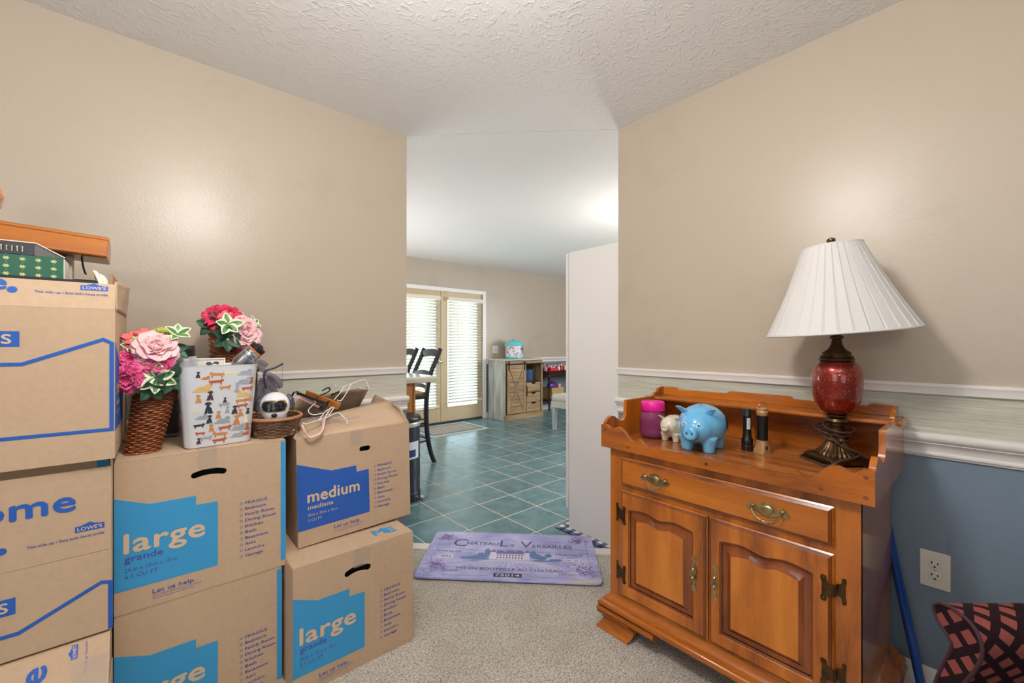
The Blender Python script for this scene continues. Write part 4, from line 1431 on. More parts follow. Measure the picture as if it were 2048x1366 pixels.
def az(z): return z-.424
b = B()
house_outline(b, [(0, az(.486)), (ax(-.236), az(.486)), (ax(-.088), az(.558)), (ax(-.070), az(.553)), (ax(-.070), az(.426))], .0095, Mf)
obj('house_outline', b, M_ROYAL, A2)
sign(A2, ax(-.400), ax(-.241), az(.537), az(.580), Mf)
b = text(B(), 'home', ax(-.138), az(.768), .054, .215, Mf, bold=.035, align='RIGHT')
obj('slogan', b, M_ROYAL, A2f)
b = lathe(B(), [(.0085, 0), (.0085, .0004)], 20, Mf @ Matrix.Translation((ax(-.2635), az(.697), 0)))
obj('slogan', b, M_ROYAL, A2f)
sign(A2f, ax(-.138), ax(-.082), az(.706), az(.7225), Mf)
obj('small_lettering', text(B(), 'This side up / Este lado hacia arriba', ax(-.223), az(.690), .0072, .141, Mf, bold=.01), M_INK, A2f)
# A3: lowest box of the left stack, closed top that slopes up
A3 = thing('moving_box', 'lowest box of the left stack, its pale sloping flap lettered in blue', 'box', (-.068-A2w, 1.50, 0))
b = B()
obj('box_body', box(B(), 0, A2w, 0, .55, 0, .300), M_CARD, A3, bevel=.002)
b = B()
pts = [(0, .300), (.092, .4175), (.55, .4175), (.55, .302), (.004, .302)]
prism(b, pts, .002, A2w-.002, SIDE.copy())
A3t = obj('flap', b, M_CARD, A3, bevel=.0015)
SL_ = math.atan2(.115, .09)
Ms = Matrix.Translation((0, .0, .3)) @ Matrix.Rotation(math.atan2(.1175, .092), 4, 'X') @ Matrix.Translation((0, 0, .0006))
Mv = Ms @ Matrix.Translation((ax(-.131), .113, 0)) @ Matrix.Rotation(PI/2, 4, 'Z')
sign(A3t, .0, .034, .0, .0125, Mv)
obj('small_lettering', text(B(), 'This side up / Este lado', 0, 0, .005, .074, Ms @ Matrix.Translation((ax(-.113), .073, 0)) @ Matrix.Rotation(PI/2, 4, 'Z')), M_INK, A3t)
b = text(B(), 'home', 0, 0, .048, .20, Ms @ Matrix.Translation((ax(-.186), -.078, 0)) @ Matrix.Rotation(PI/2, 4, 'Z'), bold=.035)
obj('slogan', b, M_ROYAL, A3t)
obj('packing_tape', box(B(), ax(-.14), ax(-.075), .03, .105, .0004, .0008, Ms), M_TAPE, A3t)
# A1: top box of the left stack
A1w = .457
A1 = carton('topmost box of the left stack, with gift boxes on it', (-.060-A1w, 1.590, .895), A1w, .457, .404, rot=(0, 0, R(-1.5)), top=False)
def bx(x): return x+.060+A1w
def bz_(z): return z-.895
b = B()
house_outline(b, [(0, bz_(.9745)), (bx(-.0665), bz_(.9745)), (bx(-.0665), bz_(1.2075)), (bx(-.083), bz_(1.2175)), (bx(-.228), bz_(1.1555)), (0, bz_(1.1555))], .0090, Mf)
obj('house_outline', b, M_ROYAL, A1)
sign(A1, bx(-.400), bx(-.232), bz_(1.199), bz_(1.239), Mf)
# side of the box: royal blue shape continues round the corner
SX = Matrix(((0, 0, 1, 0), (1, 0, 0, 0), (0, 1, 0, 0), (0, 0, 0, 1)))
Ms1 = Matrix.Translation((A1w+.0006, 0, 0)) @ SX
b = flat(B(), [[(0, bz_(.970)), (.27, bz_(.970)), (.27, bz_(1.13)), (.22, bz_(1.13)), (.22, bz_(1.16)), (.12, bz_(1.16)), (0, bz_(1.213))]], .0004, Ms1)
sp_ = obj('colour_print', b, M_ROYAL, A1)
b = text(B(), 'medium', .036, bz_(1.065), .043, .195, Ms1 @ Matrix.Translation((0, 0, .0003)), bold=.03)
text(b, 'mediana', .036, bz_(1.035), .016, .092, Ms1 @ Matrix.Translation((0, 0, .0003)), bold=.02)
text(b, '18-in x 18-in x 16-in', .036, bz_(1.01), .0105, .108, Ms1 @ Matrix.Translation((0, 0, .0003)))
obj('size_word', b, M_CARDTXT, sp_)
hA = .404
b = flat(B(), [[(.20, .30), (.225, .30), (.225, .335), (.20, .335)]], .0006, Ms1)
obj('hand_hold', b, M_DARK, A1)
sa = obj('front_flap', box(B(), 0, A1w, 0, TK, 0, .074), M_CARD, A1, bevel=.001, loc=(0, 0, hA), rot=(R(-17), 0, 0))
Mq = up(0, -.0006, 0)
sign(sa, bx(-.128), bx(-.075), .052, .0665, Mq)
b = text(B(), 'This side up / Este lado hacia arriba', bx(-.209), .038, .0068, .134, Mq, bold=.01)
obj('small_lettering', b, M_INK, sa)
obj('slogan_dot', lathe(B(), [(.0085, 0), (.0085, .0004)], 20, Mq @ Matrix.Translation((bx(-.246), .043, 0))), M_ROYAL, sa)
b = B()
text(b, 'home', bx(-.256), .043, .040, .19, Mq, bold=.035, align='RIGHT')
obj('slogan', b, M_ROYAL, sa)
sheet('side_flap', [(A1w, .03, hA), (A1w, .43, hA), (A1w+.010, .42, hA+.105), (A1w-.004, .08, hA+.085)], A1, amp=.003, seed=3, m=M_CARD)
sheet('inner_flap', [(A1w-.010, .02, hA+.040), (A1w-.010, .40, hA+.04), (A1w-.02, .38, hA+.112), (A1w-.012, .06, hA+.104)], A1, m=M_CARD_IN, amp=.003, seed=4)
obj('folded_flap', box(B(), .004, A1w-.02, .026, .43, hA+.062, hA+.068), M_CARD, A1, bevel=.001)
obj('inner_packing', box(B(), .02, A1w-.03, .03, .42, hA-.10, hA+.061), M_CARD_IN, A1, bevel=.003)

ZA = .895+hA+.0685
tr = thing('open_box_tray', 'open black cardboard tray with a torn white corner, under the green gift box', 'tray', (-.47, 1.625, ZA))
b = B()
TW = .375
box(b, 0, TW, 0, .26, 0, .003); box(b, 0, TW, 0, .003, 0, .011); box(b, 0, TW, .257, .26, 0, .04); box(b, 0, .003, 0, .26, 0, .03)
obj('tray_body', b, mat('black_card', (24, 25, 28), .6), tr)
sheet('torn_side', [(TW, 0, .0), (TW, .26, .0), (TW-.014, .25, .044), (TW-.016, .02, .040)], tr, amp=.003, seed=6, m=mat('tan_card', (180, 140, 96), .85), solid=.0015)
sheet('torn_corner', [(TW+.004, -.002, .0), (TW+.022, .02, .0), (TW+.012, .03, .026), (TW-.012, .0, .040)], tr, amp=.004, seed=7, m=mat('white_torn_paper', (226, 220, 212), .8), solid=.001, nu=6, nv=6)
gb = thing('gift_box', 'green gift box with rows of gold snowflakes on the left stack', 'box', (-.52, 1.632, ZA+.0035))
M_GREEN = mat('bottle_green_card', (8, 84, 60), .4)
GW = .358
obj('box_body', box(B(), 0, GW, 0, .10, 0, .062), M_GREEN, gb, bevel=.001)
obj('white_end', box(B(), GW-.0005, GW+.0012, .001, .099, .001, .061), mat('white_torn_paper', (226, 220, 212), .8), gb)
b = B()
for i in range(14):
    for j in range(3):
        cx_, cz_ = GW-.018-.0272*i, .0125+.0195*j
        for k in range(6):
            a = PI/3*k
            flat(b, [[(cx_+.0044*math.cos(a)+.0015*math.cos(2*PI*q/6), cz_+.0034*math.sin(a)+.0014*math.sin(2*PI*q/6)) for q in range(6)]], .0002, up(0, -.0002, 0))
        flat(b, [[(cx_+.0030*math.cos(q*PI/6), cz_+.0024*math.sin(q*PI/6)) for q in range(12)]], .0003, up(0, -.0002, 0))
        flat(b, [[(cx_+.0008*math.cos(q*PI/3), cz_+.0098+.0008*math.sin(q*PI/3)) for q in range(6)]], .0002, up(0, -.0002, 0))
obj('snowflake_print', b, mat('pale_gold_print', (190, 194, 128), .5), gb, kind='stuff')
kb = thing('display_box', 'black box with a row of small metal pegs, lying on the green gift box', 'box', (-.52, 1.640, ZA+.0035+.0635))
obj('box_body', box(B(), 0, .305, 0, .085, 0, .031), mat('charcoal_card', (38, 42, 50), .4), kb, bevel=.001)
b = prism(B(), [(.305, 0), (.360, 0), (.3545, .003), (.311, .031), (.305, .031)], -.0, -.085, FRONT.copy())
obj('sloped_end', b, mat('grey_brown_card', (92, 86, 84), .5), kb)
obj('white_rim', tube(B(), [(0, -.002, .0325), (.308, -.002, .0325), (.360, -.002, .001)], .0014, 6), mat('white_torn_paper', (226, 220, 212), .8), kb)
for i in range(12):
    b = lathe(B(), [(.0016, 0), (.0016, .010), (.0026, .0105), (.0026, .0135), (.001, .0142)], 10, Matrix.Translation((.285-.0088*i, -.0022, .007)))
    obj('peg', b, mat('brushed_steel', (200, 190, 176), .3, 1), kb, smooth=True)
ws = thing('wooden_stand', 'orange oak board on a short post, topmost on the left stack', 'stand', (-.607, 1.74, ZA+.0035))
M_OAK = wood('orange_oak', (126, 66, 14), (154, 86, 20), (172, 104, 32), axis='x', scale=8)
Mb = Matrix.Rotation(R(3.0), 4, 'Y')
pro = [(-.035, .118), (-.028, .112), (.11, .112), (.115, .120), (.10, .168), (.002, .180), (-.006, .177), (-.030, .128)]
b = prism(B(), pro, 0, .52, Mb @ SX)
obj('board', b, M_OAK, ws, bevel=.004)
obj('board_edge_bead', tube(B(), [Mb @ Vector((x, -.008, .1700)) for x in (.002, .518)], .0045, 8), M_OAK, ws, smooth=True)
obj('underside_strip', box(B(), .10, .505, .0, .10, .094, .1005), mat('white_torn_paper', (226, 220, 212), .8), ws)
obj('post', box(B(), .415, .437, .03, .06, .0, .094), M_OAK, ws, bevel=.002)
obj('bracket', box(B(), .437, .449, .02, .07, .0, .094), mat('pale_bracket', (205, 186, 168), .6), ws, bevel=.001)
pt = [on_y(163, 512, 1.76), on_y(167, 536, 1.765), on_y(172, 549, 1.77)]
tag(obj('cable', tube(B(), smooth_path(pt, 4), .0025, 6), M_BLACKP, smooth='all'), 'thin black cable hanging under the oak board', 'cable')
# plush animal whose side shows at the left edge
pl = thing('plush_toy', 'golden brown plush toy sitting on the oak board at the left edge', 'toy', (-.340, 1.775, ZA+.186), (0, 0, R(-20)))
def fuzz(o, seed):
    pass
M_FUR = mat('golden_brown_plush', (172, 108, 48), .95, bump=1.0, bscale=260, var=.3, vscale=40, sheen=.6)
for nm, c_, r_ in (('body', (0, 0, .05), (.052, .05, .058)), ('head', (0, -.015, .115), (.046, .042, .042))):
    b = ball(B(), c_, r_, 40, 26)
    for v in b.verts:
        k_ = noise.noise(v.co*90)*.5+noise.noise(v.co*220)*.5
        v.co += (v.co-Vector(c_)).normalized()*k_*.008
    obj(nm, b, M_FUR, pl, smooth='all')
for s in (-1, 1):
    b = ball(B(), (s*.034, -.012, .150), (.016, .009, .016), 16, 10); obj('ear', b, M_FUR, pl, smooth='all')
    b = ball(B(), (s*.044, -.036, .045), (.016, .030, .017), 16, 10); obj('arm', b, M_FUR, pl, smooth='all')
    b = ball(B(), (s*.030, -.052, .016), (.020, .032, .018), 16, 10); obj('foot', b, M_FUR, pl, smooth='all')
    b = ball(B(), (s*.016, -.055, .124), .0045, 10, 8); obj('eye', b, M_BLACKP, pl, smooth='all')
obj('muzzle', ball(B(), (0, -.055, .106), (.018, .014, .013), 16, 10), M_FUR, pl, smooth='all')

# ================================================================== THINGS ON THE BOXES
ZB = .418+.444+TK+.0009
M_WICK = mat('reddish_brown_wicker', (142, 80, 46), .45, bump=.4, bscale=80, var=.35, vscale=60, coat=.2)
M_WICK_D = mat('dark_brown_wicker', (112, 80, 58), .5, bump=.4, bscale=80, var=.5, vscale=70)
def weave(bm, ring_fn, n_rings, n_stakes, r, seg=5, amp=.003, closed=True, a0=0, a1=2*PI):
    """horizontal strands running in and out of upright stakes; ring_fn(a, t) -> point on the basket wall, t 0..1"""
    for k in range(n_rings):
        t = (k+.5)/n_rings
        pts = []
        m = n_stakes*4
        for i in range(m if closed else m+1):
            a = a0+(a1-a0)*i/m
            p_, n_ = ring_fn(a, t)
            s_ = math.sin(PI*(i/4*1.0)*1 + PI*k + PI/4)
            pts.append(p_+n_*amp*s_)
        tube(bm, pts, r, seg, closed)
    return bm
def radial(rx, ry, h, c, lean=(0, 0), flare=None):
    def f(a, t):
        k = flare(t) if flare else 1
        x, y = rx*k*math.cos(a), ry*k*math.sin(a)
        p_ = Vector((c[0]+x+lean[0]*t, c[1]+y+lean[1]*t, c[2]+h(a)*t if callable(h) else c[2]+h*t))
        return p_, Vector((math.cos(a), math.sin(a), 0))
    return f
# first flower basket
vz = thing('wicker_vase', 'tall reddish wicker vase leaning at the left end of the boxes', 'vase', (-.004, 1.764, ZB))
fn = radial(.040, .036, .205, (0, 0, 0), lean=(.034, .0), flare=lambda t: 1+.30*t)
obj('weave', weave(B(), fn, 30, 18, .0033, amp=.0030), M_WICK, vz, smooth='all', kind='stuff')
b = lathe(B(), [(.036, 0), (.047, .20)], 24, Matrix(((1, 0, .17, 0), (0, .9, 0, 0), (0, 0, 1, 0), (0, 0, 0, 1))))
obj('lining', b, mat('wicker_lining_brown', (70, 36, 20), .8), vz, smooth=True)  # even dark brown shell behind the strands
for nm, z_, k_ in (('rim', .205, 1.0), ('foot_rim', .004, 0)):
    obj(nm, tube(B(), [fn(2*PI*i/40, k_)[0]+Vector((0, 0, .001)) for i in range(40)], .0048, 8, True), M_WICK, vz, smooth='all')
# grey storage box standing at the wall behind the vase and the bin
st = thing('storage_bin', 'dark grey plastic storage bin behind the dog print bin', 'bin', (-.015, 1.985, ZB))
obj('bin_body', prism(B(), [(.0, 0), (.360, 0), (.366, .225), (-.006, .225)], 0, -.28, FRONT.copy()), mat('dark_grey_plastic', (62, 62, 64), .5), st, bevel=.006)
obj('lid', box(B(), -.012, .372, -.008, .286, .2255, .243), MATS['dark_grey_plastic'], st, bevel=.005)
obj('base_ledge', box(B(), -.004, .364, -.010, -.0005, .0, .012), mat('mid_grey_plastic', (120, 120, 124), .5), st, bevel=.003)
# second flower basket, on the storage bin
ZS = ZB+.243
vb = thing('wicker_vase', 'reddish wicker basket with an arched back, behind the dog print bin', 'vase', (.255, 2.10, ZS), (0, 0, R(20)))
fn2 = radial(.058, .052, lambda a: .108+.085*max(0, math.cos(a-2.5))**1.5 - .018*max(0, math.cos(a)), (0, 0, 0), flare=lambda t: .88+.12*t)
obj('weave', weave(B(), fn2, 17, 18, .0033, amp=.0028), M_WICK, vb, smooth='all', kind='stuff')
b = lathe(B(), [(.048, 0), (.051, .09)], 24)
obj('lining', b, MATS['wicker_lining_brown'], vb, smooth=True)
obj('rim', tube(B(), [fn2(2*PI*i/60, 1.0)[0] for i in range(60)], .0052, 8, True), M_WICK, vb, smooth='all')

# ---- flowers
def petal(bm, M, L_, W_, cup, curl, ruff, seed, nu=7, nv=7):
    def f(u, v):
        x = (u-.5)*2
        w_ = W_*math.sin(PI*min(.97, .10+.74*v))**.8*.5
        X = x*w_
        Y = L_*v
        Z = cup*(x*x)*W_*.5*v + curl*L_*v*v + ruff*noise.noise(Vector((x*2.4, v*3, seed)))*v*L_
        # bend upright
        return M @ Vector((X, Y, Z))
    grid(bm, f, nu, nv)
def bloom(name, label, cat_mat, c_, n_dir, size, kind='rose', seed=1, mats2=None):
    """flower head made of rings of real petals; c_ centre, n_dir facing direction"""
    t = thing(name, label, 'flower', c_)
    t.rotation_euler = Vector(n_dir).to_track_quat('Z', 'Y').to_euler()
    rr = random.Random(seed)
    rings = {'rose': ((3, .30, 72, .9), (5, .52, 62, .8), (6, .76, 44, .55), (8, 1.0, 22, .25), (8, 1.05, 4, .0)),
             'carnation': ((5, .42, 80, .5), (8, .62, 66, .4), (10, .80, 50, .3), (11, .98, 30, .1), (11, 1.0, 10, 0)),
             'open': ((5, .9, 20, .2), (5, 1.0, 12, .0))}[kind]
    for n, ln_, tilt_, cup in rings:
        b = B()
        for i in range(n):
            a = 2*PI*i/n+rr.random()*.5
            ti = R(tilt_+rr.uniform(-6, 6))
            Mp = Matrix.Rotation(a, 4, 'Z') @ Matrix.Translation((0, size*.06, 0)) @ Matrix.Rotation(ti, 4, 'X')
            petal(b, Mp, size*.5*ln_*(rr.uniform(.9, 1.08)), size*(.62 if kind == 'rose' else .36 if kind == 'carnation' else .40)*ln_, cup, (-.30 if tilt_ < 50 else -.1) if kind != 'open' else -.15, .28 if kind == 'carnation' else .12, rr.random()*50)
        obj('petals', b, cat_mat, t, smooth='all', solid=size*.012, kind='stuff')
    b = ball(B(), (0, 0, size*.05), size*(.09 if kind != 'open' else .11), 12, 8)
    obj('flower_centre', b, mats2 or cat_mat, t, smooth='all')
    obj('stem', tube(B(), [(0, 0, 0), (0, 0, -size*.35)], size*.03, 6), mat('green_stem', (72, 104, 48), .6), t, smooth='all')
    return t
M_BLUSH = mat('blush_pink_petal', (240, 196, 200), .65, var=.10, vscale=30, sheen=.3)
M_HOT = mat('hot_pink_petal', (240, 92, 150), .65, var=.22, vscale=40, sheen=.3)
M_CORAL = mat('coral_red_petal', (226, 112, 112), .65, var=.25, vscale=40)
M_CRIM = mat('crimson_petal', (212, 48, 88), .65, var=.35, vscale=35)
M_YEL = mat('yellow_green_centre', (184, 186, 90), .7)
M_LEAFG = mat('variegated_leaf_green', (88, 138, 70), .45, var=.25, vscale=50)
M_LEAFC = mat('cream_leaf_edge', (234, 238, 212), .5)
M_LEAFD = mat('deep_green_leaf', (44, 84, 62), .5, var=.3, vscale=40)
M_LEAFO = mat('olive_leaf', (108, 124, 62), .5, var=.3, vscale=40)
def leaf(bm, M, L_, W_, curl=-.25, fold=.25, variegated=True):
    def f(u, v):
        x = (u-.5)*2
        w_ = W_*.5*math.sin(PI*min(1, max(.0, v**.85)))**.85+.0005
        return M @ Vector((x*w_, L_*v, fold*abs(x)*w_+curl*L_*v*v))
    grid(bm, f, 8, 8, mf=(lambda u, v: 1 if (abs(u-.5) > .30 or v > .88) else 0) if variegated else None)
def sprig(name, label, c_, n_dir, leaves, mats_, size, seed, variegated=True, spread=1.0, flatness=70):
    t = thing(name, label, 'leaf sprig', c_)
    t.rotation_euler = Vector(n_dir).to_track_quat('Z', 'Y').to_euler()
    rr = random.Random(seed)
    for i in range(leaves):
        a = 2*PI*i/leaves*spread+rr.uniform(-.2, .2)
        Mp = Matrix.Rotation(a, 4, 'Z') @ Matrix.Rotation(R(rr.uniform(90-flatness-12, 90-flatness+12)), 4, 'X')
        b = B()
        leaf(b, Mp, size*rr.uniform(.85, 1.1), size*rr.uniform(.58, .68), curl=rr.uniform(-.3, -.05), variegated=variegated)
        obj('leaf', b, mats_, t, smooth='all', solid=.0006)
    obj('stem', tube(B(), [(0, 0, .004), (0, 0, -size*.6)], .0016, 6), MATS['green_stem'], t, smooth='all')
    return t
TOC = Vector((-.0, -1.0, .15))
y1 = 1.745
bloom('rose', 'large pale blush pink rose above the leaning wicker vase', M_BLUSH, on_y(312, 696, y1-.03), (.05, -.75, .62), .098, 'rose', 3)
bloom('carnation', 'ruffled hot pink flower hanging left of the leaning wicker vase, upper one', M_HOT, on_y(263, 722, y1-.02), (-.35, -.85, .35), .074, 'carnation', 5)
bloom('carnation', 'ruffled hot pink flower hanging left of the leaning wicker vase, lowest bloom', M_HOT, on_y(257, 757, y1-.035), (-.25, -.95, -.15), .082, 'carnation', 6)
bloom('flower', 'small open hot pink flower below the blush rose', M_HOT, on_y(289, 727, y1-.05), (-.1, -1, .1), .050, 'open', 7, M_YEL)
bloom('flower', 'pink and coral frilled flower under the right side of the blush rose', M_HOT, on_y(318, 728, y1-.045), (.1, -1, -.1), .070, 'carnation', 8, M_YEL)
bloom('flower', 'coral flower behind the blush rose, at its left', M_CORAL, on_y(268, 678, y1+.01), (-.2, -.7, .7), .062, 'open', 9, M_YEL)
bloom('flower', 'coral flower behind the blush rose, at its top', M_CORAL, on_y(292, 668, y1+.02), (0, -.6, .8), .052, 'open', 10, M_YEL)
bloom('flower', 'pale yellow green flower head beside the blush rose', M_YEL, on_y(326, 668, y1+.02), (.1, -.6, .8), .048, 'carnation', 11)
VL = [M_LEAFG, M_LEAFC]
sprig('leaf_sprig', 'cream edged green leaf rosette on the front of the leaning vase', on_y(314, 755, 1.695), (.05, -1, .05), 6, VL, .050, 3)
sprig('leaf_sprig', 'cream edged leaf sprig rising behind the blush rose', on_y(355, 670, y1), (.1, -.8, .6), 5, VL, .042, 4, flatness=50)
sprig('leaf_sprig', 'cream edged small leaf pair left of the blush rose', on_y(266, 694, y1), (-.4, -.8, .4), 4, VL, .030, 14, flatness=60)
sprig('leaf_sprig', 'deep green leaves right of the leaning vase, touching the bin', on_y(342, 757, 1.705), (.5, -.9, -.1), 5, [M_LEAFD], .055, 5, False, flatness=62)
sprig('leaf_sprig', 'deep green leaves hanging over the rim of the leaning vase', on_y(302, 776, 1.700), (-.1, -.95, -.5), 5, [M_LEAFD], .044, 6, False, flatness=50)
sprig('leaf_sprig', 'deep green leaves between the blush rose and the framed print', on_y(340, 700, y1), (.5, -.8, .3), 5, [M_LEAFD], .050, 16, False, flatness=55)
# flower stems core so the heads belong to the vase
y2 = 2.07
bloom('rose', 'crimson pink flower at the top of the rear wicker basket', M_CRIM, on_y(445, 636, y2), (-.1, -.75, .65), .118, 'carnation', 21)
bloom('flower', 'small coral pink flower in front of the crimson one', M_CORAL, on_y(452, 634, y2-.04), (0, -.9, .4), .05, 'open', 22, M_YEL)
bloom('rose', 'blush pink rose at the right of the rear wicker basket', M_BLUSH, on_y(489, 664, y2-.03), (.35, -.85, .2), .115, 'rose', 23)
bloom('flower', 'tiny pink bud flower above the rear blush rose', M_BLUSH, on_y(479, 630, y2), (.2, -.7, .7), .036, 'open', 24, M_YEL)
bloom('flower', 'dark crimson flower low between the rear basket and the silver bottle', M_CRIM, on_y(486, 693, y2-.02), (.3, -.9, 0), .05, 'carnation', 25)
sprig('leaf_sprig', 'cream edged leaf rosette in the middle of the rear flower basket', on_y(455, 650, y2-.06), (.15, -1, .2), 5, VL, .055, 26, flatness=66)
sprig('leaf_sprig', 'cream edged small leaves beside the rear blush rose', on_y(506, 648, y2), (.5, -.7, .5), 5, VL, .034, 27, flatness=55)
sprig('leaf_sprig', 'dark green leaves at the left of the rear flower basket', on_y(424, 652, y2-.01), (-.35, -.9, .1), 5, [M_LEAFD], .060, 28, False, flatness=60)
sprig('leaf_sprig', 'dark green leaves low in the rear flower basket', on_y(455, 678, y2-.05), (.1, -1, -.2), 6, [M_LEAFD], .058, 29, False, flatness=58)
sprig('leaf_sprig', 'single olive green leaf behind the silver bottle cap', on_y(512, 688, y2-.02), (.4, -.8, .2), 2, [M_LEAFO], .072, 30, False, spread=.2, flatness=70)

# ---- waste bin with dog pattern
bn = thing('waste_bin', 'white waste bin printed all over with little dogs', 'bin', (.1915, 1.700, ZB+.001), (0, 0, R(3)))
def rrect(w_, d_, r_, y0_=0, n=6):
    pts = []
    for cx_, cy_, a0 in ((-w_+r_, y0_+r_, PI), (w_-r_, y0_+r_, 1.5*PI), (w_-r_, y0_+d_-r_, 0), (-w_+r_, y0_+d_-r_, .5*PI)):
        for j in range(n):
            a = a0+PI/2*j/(n-1)
            pts.append((cx_+r_*math.cos(a), cy_+r_*math.sin(a)))
    return pts
b = B()
lv = []
for z_, w_, off, r_ in ((0, .090, 0.012, .022), (.004, .093, .010, .022), (.262, .112, -.004, .028), (.268, .116, -.008, .030), (.268, .111, -.003, .026), (.262, .109, -.001, .026), (.006, .088, .014, .020)):
    lv.append([b.verts.new((x, y, z_)) for x, y in rrect(w_, (w_*1.62 if z_ > .1 else w_*1.62), r_, off)])
for a_, c_ in zip(lv, lv[1:]):
    for i in range(len(a_)):
        b.faces.new((a_[i], a_[(i+1) % len(a_)], c_[(i+1) % len(a_)], c_[i]))
b.faces.new(lv[0][::-1]); b.faces.new(lv[-1])
obj('bin_body', b, mat('pale_blue_white_plastic', (228, 233, 242), .10, coat=.4), bn, smooth=35)
DOGC = {'tan': (190, 128, 76), 'gold': (206, 172, 108), 'rust': (168, 84, 52), 'dark': (66, 52, 56), 'black': (48, 50, 62), 'grey': (150, 156, 166), 'cream': (222, 216, 170)}
LONG = [(-1, .05), (-.85, .35), (-.7, .2), (-.5, .28), (.55, .30), (.62, .6), (.72, .42), (.95, .38), (1, .12), (.8, .05), (.72, -.05), (.70, -.5), (.55, -.5), (.5, -.12), (-.5, -.15), (-.55, -.5), (-.7, -.5), (-.78, -.1)]
SIT = [(-.5, -1), (-.72, -.8), (-.55, -.75), (-.42, -.1), (-.12, .3), (-.2, .62), (-.42, .5), (-.34, .9), (-.05, 1), (.25, 1), (.44, .88), (.5, .5), (.32, .62), (.24, .3), (.42, -.2), (.5, -.75), (.62, -1), (.2, -1), (.1, -.6), (0, -1)]
LIE = [(-1, -.35), (-1.1, -.1), (-.9, -.2), (-.6, .25), (-.1, .40), (.25, .35), (.35, .62), (.6, .72), (.85, .6), (1.0, .3), (.85, .15), (.7, .0), (.95, -.2), (.9, -.38), (.2, -.4)]
def bin_pt(x, z, side='f'):
    t = z/.262
    if side == 'f':
        return Vector((x, .010-.014*t-.0007, z))
    return Vector((-(.093+.019*t)-.0007, x, z))
dogs = [
 # x fraction, z, shape, colour, size, flip
 (-.62, .238, SIT, 'dark', .011, 1), (-.10, .236, LONG, 'tan', .019, -1), (.30, .240, LONG, 'cream', .018, 1), (.72, .238, LIE, 'grey', .019, 1), (-.42, .226, LIE, 'tan', .011, 1),
 (-.12, .212, LONG, 'rust', .019, 1), (.70, .208, LIE, 'grey', .021, 1), (-.52, .190, LIE, 'gold', .022, 1), (.14, .192, LONG, 'tan', .015, 1), (.93, .212, SIT, 'rust', .012, 1),
 (.50, .186, SIT, 'grey', .013, 1), (.82, .184, LONG, 'rust', .016, 1), (-.30, .168, SIT, 'dark', .017, 1), (-.64, .160, SIT, 'tan', .015, -1), (.72, .164, LIE, 'gold', .019, -1),
 (.66, .143, LONG, 'tan', .016, 1), (.88, .146, LIE, 'tan', .011, 1), (-.36, .128, SIT, 'black', .021, -1), (.14, .150, SIT, 'black', .010, 1), (.12, .134, LONG, 'grey', .014, 1),
 (.70, .126, LONG, 'rust', .015, 1), (.46, .114, SIT, 'dark', .016, 1), (-.06, .102, SIT, 'tan', .014, 1), (.22, .116, SIT, 'grey', .012, 1), (.66, .102, SIT, 'tan', .014, -1), (.90, .106, SIT, 'dark', .011, 1),
 (-.72, .118, LONG, 'cream', .012, 1), (-.58, .098, LIE, 'grey', .014, 1), (-.34, .090, SIT, 'black', .015, 1), (.08, .080, LIE, 'grey', .020, 1), (.54, .078, SIT, 'tan', .019, 1), (.84, .080, SIT, 'cream', .014, 1),
 (-.66, .072, LONG, 'black', .014, 1), (-.28, .060, SIT, 'tan', .014, -1), (.16, .056, LONG, 'rust', .017, 1), (-.64, .046, LONG, 'rust', .012, -1), (.62, .050, LIE, 'grey', .019, 1), (.92, .052, SIT, 'rust', .013, 1),
 (0, .036, LONG, 'tan', .019, -1), (-.46, .028, LONG, 'grey', .016, 1), (-.70, .022, SIT, 'dark', .011, 1), (-.02, .016, LONG, 'rust', .018, 1), (.60, .026, LIE, 'grey', .017, 1), (.88, .028, LIE, 'rust', .010, 1)]
byc = {}
for xf, z, shp, colr, sz, fl in dogs:
    byc.setdefault(colr, []).append((xf, z, shp, sz, fl, 'f'))
for k, (yf, z, shp, colr, sz) in enumerate(((.05, .24, LONG, 'rust', .016), (.10, .21, SIT, 'dark', .014), (.06, .17, LONG, 'gold', .016), (.09, .13, SIT, 'black', .015), (.05, .10, SIT, 'tan', .014), (.11, .07, LONG, 'rust', .015), (.06, .035, SIT, 'dark', .014), (.12, .18, SIT, 'tan', .014))):
    byc.setdefault(colr, []).append((yf, z, shp, sz, 1, 's'))
for colr, lst in byc.items():
    b = B()
    for xf, z, shp, sz, fl, side in lst:
        wz = .093+.019*z/.262
        c_ = bin_pt(xf*(wz-.012), z) if side == 'f' else bin_pt(xf, z, 's')
        if side == 'f':
            Mx = Matrix.Translation(c_) @ Matrix.Rotation(R(-3), 4, 'X').inverted() @ FRONT
            Mx = Matrix.Translation(c_) @ Matrix.Rotation(math.atan2(.014, .262), 4, 'X') @ FRONT
        else:
            Mx = Matrix.Translation(c_) @ Matrix.Rotation(-math.atan2(.019, .262), 4, 'Y') @ Matrix.Rotation(-PI/2, 4, 'Z') @ FRONT
        s_ = sz*(.96 if shp is SIT else 1.14)
        flat(b, [[(x*s_*fl, y*s_*.95) for x, y in (shp if fl > 0 else shp)]], .0006, Mx)
    obj('dog_print', b, mat('%s_dog_print' % colr, DOGC[colr], .4), bn, kind='stuff')
